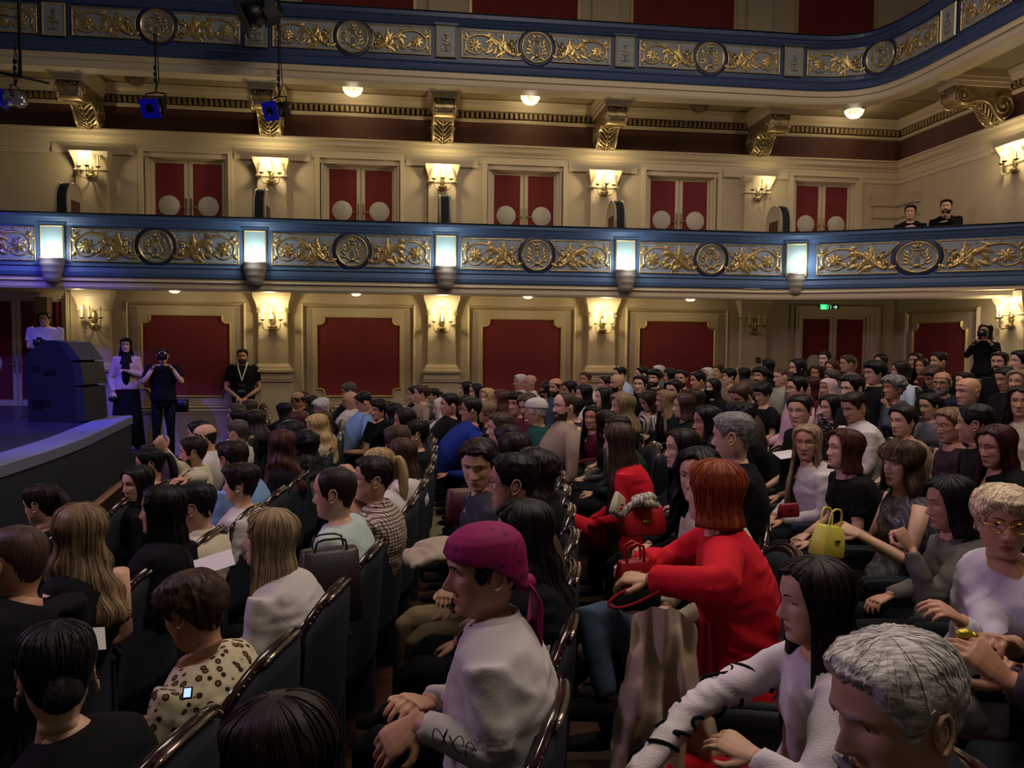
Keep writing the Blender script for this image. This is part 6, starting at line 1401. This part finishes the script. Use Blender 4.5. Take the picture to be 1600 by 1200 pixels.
# white lettering on the black shirt
t, ends, N, xf, spine, L_ = local('white lettering')
cu = bpy.data.curves.new('printed_lettering', 'FONT'); cu.body = 'NYW'; cu.size = .06; cu.extrude = .001; o = bpy.data.objects.new('lettering_tmp', cu); COL.objects.link(o); bpy.context.view_layer.update(); me_ = bpy.data.meshes.new_from_object(o.evaluated_get(bpy.context.evaluated_depsgraph_get())); bpy.data.objects.remove(o); o = put('printed_lettering', me_, t)
if not me_.materials: me_.materials.append(fabric('print_white', 'a8a4a2'))
p = spine(.78)+np.array([-.03, .178, -.02]); o.matrix_local = basis(p, (-.75, .35, -.35), (-.1, 1, .2)) @ Matrix.Translation((-.06, -.03, .0))
# ---------------------------------------------------------------- things people hold or keep beside them
def handbag(px, py, d, w, h, dp, col, label, rz=0, handle=.07, name='handbag', tilt=0, rough=.45):
    p = wpt(px, py, d); t = empty(name, tuple(p), label, 'bag', None, rz); m = mat('leather_'+col, col, rough, bump=.2, bscale=80); mb = MB()
    tube(mb, [(0, 0, -h/2), (0, 0, -h/2+.01), (0, 0, 0), (0, 0, h/2-.01), (0, 0, h/2)], [(w/2*.9, dp/2*.9), (w/2, dp/2), (w/2*.97, dp/2*.9), (w/2*.9, dp/2*.6), (w/2*.86, dp/2*.4)], 20, up=(1, 0, 0), ex=.35); mb.build('bag_body', m, t)
    if handle:
        for s in (-1, 1): mb = MB(); tube(mb, dens([(-w*.25, s*dp*.2, h/2-.015), (-w*.22, s*dp*.25, h/2+handle*.8), (0, s*dp*.3, h/2+handle), (w*.22, s*dp*.25, h/2+handle*.8), (w*.25, s*dp*.2, h/2-.015)], .02), .005, 6); mb.build('handle', m, t)
    mb = MB(); box(mb, -w*.1, w*.1, -dp*.52, -dp*.44, 0, .012); mb.build('clasp', goldm, t)
    if tilt: t.rotation_euler = (0, tilt, rz)
    return t
handbag(1294, 845, 3.75, .19, .15, .10, 'c9c04a', 'small lemon yellow handbag with two thin handles on a lap', .5, .08, tilt=.2)
handbag(1002, 812, 3.9, .24, .14, .12, 'a8141e', 'red handbag with knotted scarf beside the woman in white jacket', .2, 0)
handbag(966, 790, 4.6, .15, .13, .05, 'b8ae90', 'cream handbag on the lap of the red dress', .9, 0, tilt=.5)
handbag(990, 893, 2.75, .13, .085, .06, '98101a', 'bright red bag with long strap on the red jacket lap', .2, .06)
handbag(515, 912, 3.3, .26, .30, .16, '241c1a', 'dark brown backpack standing on the seat beside the balding man', .3, .05, name='backpack')
handbag(728, 790, 4.2, .22, .18, .12, '4a1020', 'burgundy bag on the lap of the man in charcoal shirt', .1, 0)
handbag(1232, 797, 4.7, .14, .08, .05, '7a1020', 'small dark red clutch held by the woman with highlighted blonde hair', .2, 0)
t = empty('knotted_scarf', tuple(wpt(1008, 782, 3.85)), 'black and cream scarf knotted on the red handbag', 'scarf'); mb = MB(); rs = np.random.RandomState(4)
for k_ in range(5): P = dens([rs.uniform(-.045, .045, 3)*(1, 1, .6) for _ in range(4)], .02); tube(mb, P, (.020), 8)
tube(mb, dens([(-.03, 0, .0), (-.08, 0, -.03), (-.12, 0, -.08)], .02), (.018), 7); mb.build('knot', pattern('scarf', pt_lines('b8ae9c', '14100f', 12, 5, .7, .95)), t)
def slab(name, cat, px, py, d, w, h, th, m, label, X, up, screen=None):
    p = wpt(px, py, d); o = bpy.data.objects.new(name, None); COL.objects.link(o); o.matrix_world = basis(p, X, up); tag(o, label, cat)
    mb = MB(); box(mb, -w/2, w/2, -h/2, h/2, -th/2, th/2); mb.build('case' if screen else 'sheet', m, o)
    if screen: mb = MB(); box(mb, -w/2+.004, w/2-.004, -h/2+.004, h/2-.004, th/2, th/2+.001); mb.build('screen', screen, o)
    return o
paper = mat('white_paper', 'cfcac8', .8); scr = mat('phone_screen_light', 'a0b8ff', .3, emit='7f9cff', es=2.2); scrd = mat('dark_phone_glass', '0a0b10', .08)
slab('programme_sheet', 'paper', 335, 879, 3.2, .15, .10, .0015, paper, 'folded white programme held in front of the woman in white sweater', (1, .3, .25), (-.2, -.5, .8))
slab('programme_sheet', 'paper', 150, 998, 2.1, .05, .06, .0015, paper, 'white programme corner beside the sleek bun with round earrings', (.6, .6, -.2), (.5, -.6, .5))
slab('programme_sheet', 'paper', 1228, 710, 5.6, .16, .10, .0015, paper, 'white programme on the lap of the dark-haired woman in black', (1, .2, .1), (-.2, -.4, .9))
slab('phone', 'phone', 293, 1083, 2.2, .026, .032, .008, darkm, 'small device with bright blue screen on the leopard-print back', (1, .1, 0), (-.1, -.75, .6), scr)
slab('phone', 'phone', 850, 612, 8.3, .07, .14, .009, darkm, 'glowing phone lighting the face of the bowed black-haired woman', (.9, .3, -.2), (.7, .4, .6), scr)
slab('phone', 'phone', 577, 676, 5.7, .08, .15, .009, darkm, 'phone raised by the woman with light brown hair', (.9, .1, -.35), (.2, -1, .2), scrd)
slab('phone', 'phone', 916, 760, 4.6, .16, .08, .01, darkm, 'black phone in the hands of the woman in red dress', (1, .2, -.15), (-.1, -.4, .9), scrd)
lamp('POINT', 'phone_glow', tuple(wpt(852, 606, 8.25)), 1.2, (.45, .55, 1.0), .03)
mb = MB(); p = wpt(1506, 990, 1.72); ball(mb, (0, 0, 0), (.020, .014, .012), 12); ball(mb, (.02, 0, -.004), (.012, .012, .008), 10)
tag(mb.build('wrapped_sweet', mat('shiny_yellow_foil', 'b8a830', .15, metal=.6, bump=.8, bscale=120), None, tuple(p)), 'yellow foil sweet held between two hands at the picture edge', 'sweet')
# beige jacket lying on a lap
mb = MB(); p = wpt(690, 868, 3.35); q = MB(); tube(q, dens([(-.15, .0, -.02), (-.02, .02, .02), (.12, 0, .0), (.2, -.02, -.08)], .03), [(.015, .08)]*1+[(.022, .12)]*(len(dens([(-.15, .0, -.02), (-.02, .02, .02), (.12, 0, .0), (.2, -.02, -.08)], .03))-2)+[(.01, .07)], 14)
q = fuse(q, .012, 2, .02, seed=3); tag(q.build('folded_jacket', fabric('beige_coat', '9a8e78'), None, tuple(p)), 'beige jacket folded on the lap of the man in charcoal shirt', 'jacket')
# cream silk skirt fabric hanging from the lap of the red jacket
q = MB(); n, m = 40, 26; P0_ = wpt(1030, 945, 2.45); V = []
for j in range(m):
    for i in range(n):
        u, v = i/(n-1), j/(m-1); wdt = .17+.16*v; fold = .028*math.sin(u*26+v*3)*(.35+.8*v)+.02*math.sin(u*11-v*7)
        V.append((P0_[0]-.02+wdt*(u-.42)*1.15, P0_[1]-.05-.05*math.sin(u*PI)+fold-.05*v, P0_[2]+.02-.56*v+.012*math.sin(v*34+u*5)-.05*(1-math.sin(u*PI))*(1-v)))
F = [(j*n+i, j*n+i+1, (j+1)*n+i+1, (j+1)*n+i) for j in range(m-1) for i in range(n-1)]; q.add(V, F); K = n*m
q.add([(a, b+.006, c) for a, b, c in V], [f[::-1] for f in F])
tag(q.build('silk_drape', fabric('champagne_silk', 'a3917a', .45)), 'champagne silk skirt fabric falling in folds below the red jacket', 'fabric')
q = MB(); n, m = 16, 10; V = [(P0_[0]+.10-.03*j/m+.09*i/(n-1)*(.6+.6*j/m), P0_[1]-.06+.006*math.sin(i*1.1), P0_[2]-.04-.17*j/(m-1)) for j in range(m) for i in range(n)]; F = [(j*n+i, j*n+i+1, (j+1)*n+i+1, (j+1)*n+i) for j in range(m-1) for i in range(n-1)]
q.add(V, F); q.add([(a, b+.008, c) for a, b, c in V], [f[::-1] for f in F]); tag(q.build('jacket_hem', fabric('dark_red', '7a101c')), 'hanging red jacket hem over the champagne silk', 'fabric')
mb = MB(); P = dens([wpt(1003, 912, 2.64), wpt(978, 922, 2.6), wpt(956, 936, 2.57), wpt(952, 946, 2.56), wpt(966, 950, 2.55), wpt(990, 944, 2.55), wpt(1020, 930, 2.55), wpt(1045, 915, 2.56)], .006); c_ = P.mean(0); tube(mb, P-c_, .006, 6)
tag(mb.build('bag_strap', fabric('dark_red', '7a101c'), None, tuple(c_)), 'looped dark red bag strap over the denim and silk', 'strap')
# person at the picture edge unwrapping a sweet
def extra(i, px, py, D, k, j, yaw, pit, sex, sty, hcol, top, slv, label, hh, **opt):
    y = seaty(j); x = rowx(k, y); by = body_yaw(y)+math.radians(yaw)*.3; loc = np.array([x-.17, y, fz(x)]); rz = PI+by; Rz = np.array(Matrix.Rotation(-rz, 3, 'Z')); tol = lambda p: Rz@(np.array(p)-loc)
    if opt.get('wr'): opt['wrists'] = {s: (tol(wpt(*a)), tol(wpt(*b))) for s, (a, b) in opt['wr'].items()}
    if opt.get('hd'): opt['hdir'] = {s: (Rz@(wpt(*b)-wpt(*a)), Rz@np.array(u_), c) for s, (a, b, u_, c) in opt['hd'].items()}
    return person(i, tuple(loc), rz, tol(wpt(px, py, D))-np.array([0, 0, .12]), math.radians(yaw)-by, math.radians(pit), sex, sty, hcol, top, slv, label, hh, opt)
CL['mauve'] = '3e3036'
extra(300, 1740, 850, 1.95, 3, 1, 10, -15, 'm', 'short', 'D', 'mauve', 'l', 'person in dark mauve at the picture edge unwrapping a yellow sweet', 120, legs='mauve', wr={1: ((1680, 1120, 1.6), (1575, 1065, 1.66)), -1: ((1680, 1010, 2.0), (1578, 1010, 1.82))}, hd={1: ((1575, 1065, 1.66), (1525, 1020, 1.68), (0, -.6, .8), .8), -1: ((1578, 1010, 1.82), (1522, 988, 1.75), (0, .2, 1), .9)})
# ---------------------------------------------------------------- standing people and the two men on the balcony
def standing(i, px, py, d, zf, yaw, pit, sex, sty, hcol, top, slv, label, hh, hyaw=0, **opt):
    c = wpt(px, py, d); H = c[2]-zf; s = H/(1.76+.0); rz = PI+math.radians(yaw)
    r = person(i, (c[0], c[1], zf), rz, (.02, 0, 1.76-.12), math.radians(hyaw), math.radians(pit), sex, sty, hcol, top, slv, label, hh, opt, stand=True, group='people standing along the walls')
    r[0].scale = (s, s, s); return r
def camera_thing(t, xf, label, ends, w=1.0, at=None):
    p = (ends[1][1]+ends[-1][1])/2+np.array([.06, 0, .07]) if at is None else np.array(at)
    M_ = t.matrix_basis; P = M_ @ Vector(p); o = empty('photo_camera', tuple(P), label, 'camera', None, t.rotation_euler[2]); o.scale = tuple(v*w for v in t.scale)
    mb = MB(); box(mb, -.035, .03, -.07, .07, -.045, .045); box(mb, -.03, .02, -.03, .03, .045, .075); mb.build('camera_body', darkm, o)
    mb = MB(); lathe(mb, [(0, .0), (.04, 0), (.042, .07), (.036, .11), (0, .105)], (.03, 0, 0), 16, axis='x'); mb.build('lens_barrel', darkm, o)
    return o
r = standing(201, 70, 488, 12.3, ZS, 96, -2, 'm', 'short', 'K', 'white', 's', 'photographer in white short-sleeved shirt behind the loudspeaker on the stage', 46, legs='black', bw=1.35, hs=1.1, hyaw=.5, collar=1, wrists={1: ((.06, .26, 1.12), (.26, .08, 1.14)), -1: ((.06, -.26, 1.12), (.26, -.08, 1.14))}); camera_thing(r[0], r[3], 'camera with flash held by the photographer in white shirt', r[1], 1.3)
r = standing(202, 197, 527, 12.55, .2, 102, -2, 'f', 'hijab', 'black', 'pinkblz', 'l', 'woman in black headscarf and pale pink blazer standing by the stage steps', 46, legs='black', wrists={1: ((.02, .22, 1.14), (.20, .02, 1.24)), -1: ((-.02, -.24, 1.1), (.10, -.18, .90))}) if CL.update(pinkblz='b79a94') is None else None
mb = MB(); tube(mb, [(0, 0, .06), (0, 0, .5), (0, 0, .9), (.01, 0, 1.02)], [(.26, .22), (.22, .18), (.185, .14), (.15, .125)], 20, up=(0, 1, 0)); mb.build('long_skirt', fabric('black', CL['black']), r[0])
mb = MB(); tube(mb, [(.095, 0, .98), (.115, 0, 1.15), (.125, 0, 1.30), (.085, 0, 1.44)], [(.06, .045), (.055, .04), (.06, .04), (.045, .04)], 12, up=(0, 1, 0)); mb.build('dress_front', fabric('black', CL['black']), r[0])
mb = MB(); ball(mb, (0, 0, 0), (.06, .05, .05), 10); tag(mb.build('photo_camera', darkm, None, tuple(r[0].matrix_basis @ Vector((.14, -.19, .80)))), 'small black camera hanging from the hand of the woman in headscarf', 'camera')
r = standing(203, 254, 543, 12.5, 0, 104, -4, 'm', 'short', 'D', 'black', 's', 'photographer in black t-shirt holding a camera to his face by the first panel', 46, legs='black', camera=1); camera_thing(r[0], r[3], 'black camera raised by the photographer in black t-shirt', r[1], 1.0, (.20, 0, 1.62))
b = empty('camera_bag', tuple(r[0].matrix_basis @ Vector((-.05, .24, .86))), 'black camera bag hanging at the hip of the photographer in black', 'bag'); mb = MB(); tube(mb, [(0, 0, -.1), (0, 0, -.09), (0, 0, .09), (0, 0, .1)], [(.1, .06), (.12, .08), (.12, .08), (.1, .06)], 14, up=(1, 0, 0), ex=.4); mb.build('bag_body', darkm, b)
r = standing(204, 379, 545, 13.2, 0, 96, 0, 'm', 'short', 'K', 'black', 's', 'man in black t-shirt with white lanyard, hands clasped by the second pilaster', 46, hyaw=.75, legs='black', beard=1, wrists={1: ((.0, .27, 1.12), (.17, .06, .97)), -1: ((.0, -.27, 1.12), (.17, -.06, .97))})
mb = MB(); tube(mb, dens([(-.02, .07, 1.53), (.09, .065, 1.47), (.155, .02, 1.32), (.16, 0, 1.24)], .03), .009, 6); tube(mb, dens([(-.02, -.07, 1.53), (.09, -.065, 1.47), (.155, -.02, 1.32), (.16, 0, 1.24)], .03), .009, 6); mb.build('lanyard', paper, r[0])
mb = MB(); tube(mb, [(.148, -.05, 1.20), (.148, -.02, 1.16), (.148, .03, 1.18), (.148, .05, 1.13)], .006, 5); box(mb, .14, .15, -.06, .05, 1.06, 1.10); mb.build('shirt_print', fabric('grey', CL['grey']), r[0])
r = standing(205, 1541, 506, 11.6, fz(8.4), 35, -4, 'f', 'bob', 'K', 'black', 'l', 'woman with black bob in black standing with a camera before the rear wall', 46, legs='black', camera=1, highneck=1); camera_thing(r[0], r[3], 'camera held up by the standing woman in black', r[1], 1.0, (.22, .02, 1.60))
def balc_man(i, px, py, d, yaw, label, **opt):
    c = wpt(px, py, d); zf = 2.94; loc = np.array([c[0]+.10, c[1]+.16, zf]); rz = PI+math.radians(yaw); Rz = np.array(Matrix.Rotation(-rz, 3, 'Z'))
    opt['knees'] = {s_: ((.34, s_*.12, .50), (.25, s_*.12, .10)) for s_ in (-1, 1)}
    person(i, tuple(loc), rz, Rz@(c-loc)-np.array([0, 0, .12]), 0, 0, 'm', 'short', 'K', 'black', 'l', label, 46, opt, group='people on the balcony')
    ch = empty('balcony_chair', (loc[0]+.05, loc[1]+.1, zf), 'cream chair of the '+' '.join(label.split()[:8]), 'chair', 'chairs on the balcony', rz); wd = mat('cream_chair_wood', 'b8aa8c', .4)
    mb = MB(); tube(mb, [(-.02, 0, .40), (.22, 0, .42), (.44, 0, .40)], [(.02, .2), (.03, .22), (.02, .2)], 12, up=(0, 0, 1), ex=.6); mb.build('seat', redfab, ch)
    mb = MB(); tube(mb, [(-.22, .2*math.cos(a), .8+.25*math.sin(a)) for a in np.linspace(0, 2*PI, 20)], .015, 6, up=(1, 0, 0)); mb.build('backrest', wd, ch)
    for sx in (-.18, .36):
        for sy in (-.18, .18): mb = MB(); tube(mb, [(sx, sy, 0), (sx, sy, .42)], .016, 6); mb.build('leg', wd, ch)
balc_man(206, 1423, 320, 12.6, 50, 'man in black suit and white shirt sitting at the balcony corner')
balc_man(207, 1479, 311, 12.45, 48, 'man in black sweater on the balcony with hand at his mouth', chin=1, beard=1)
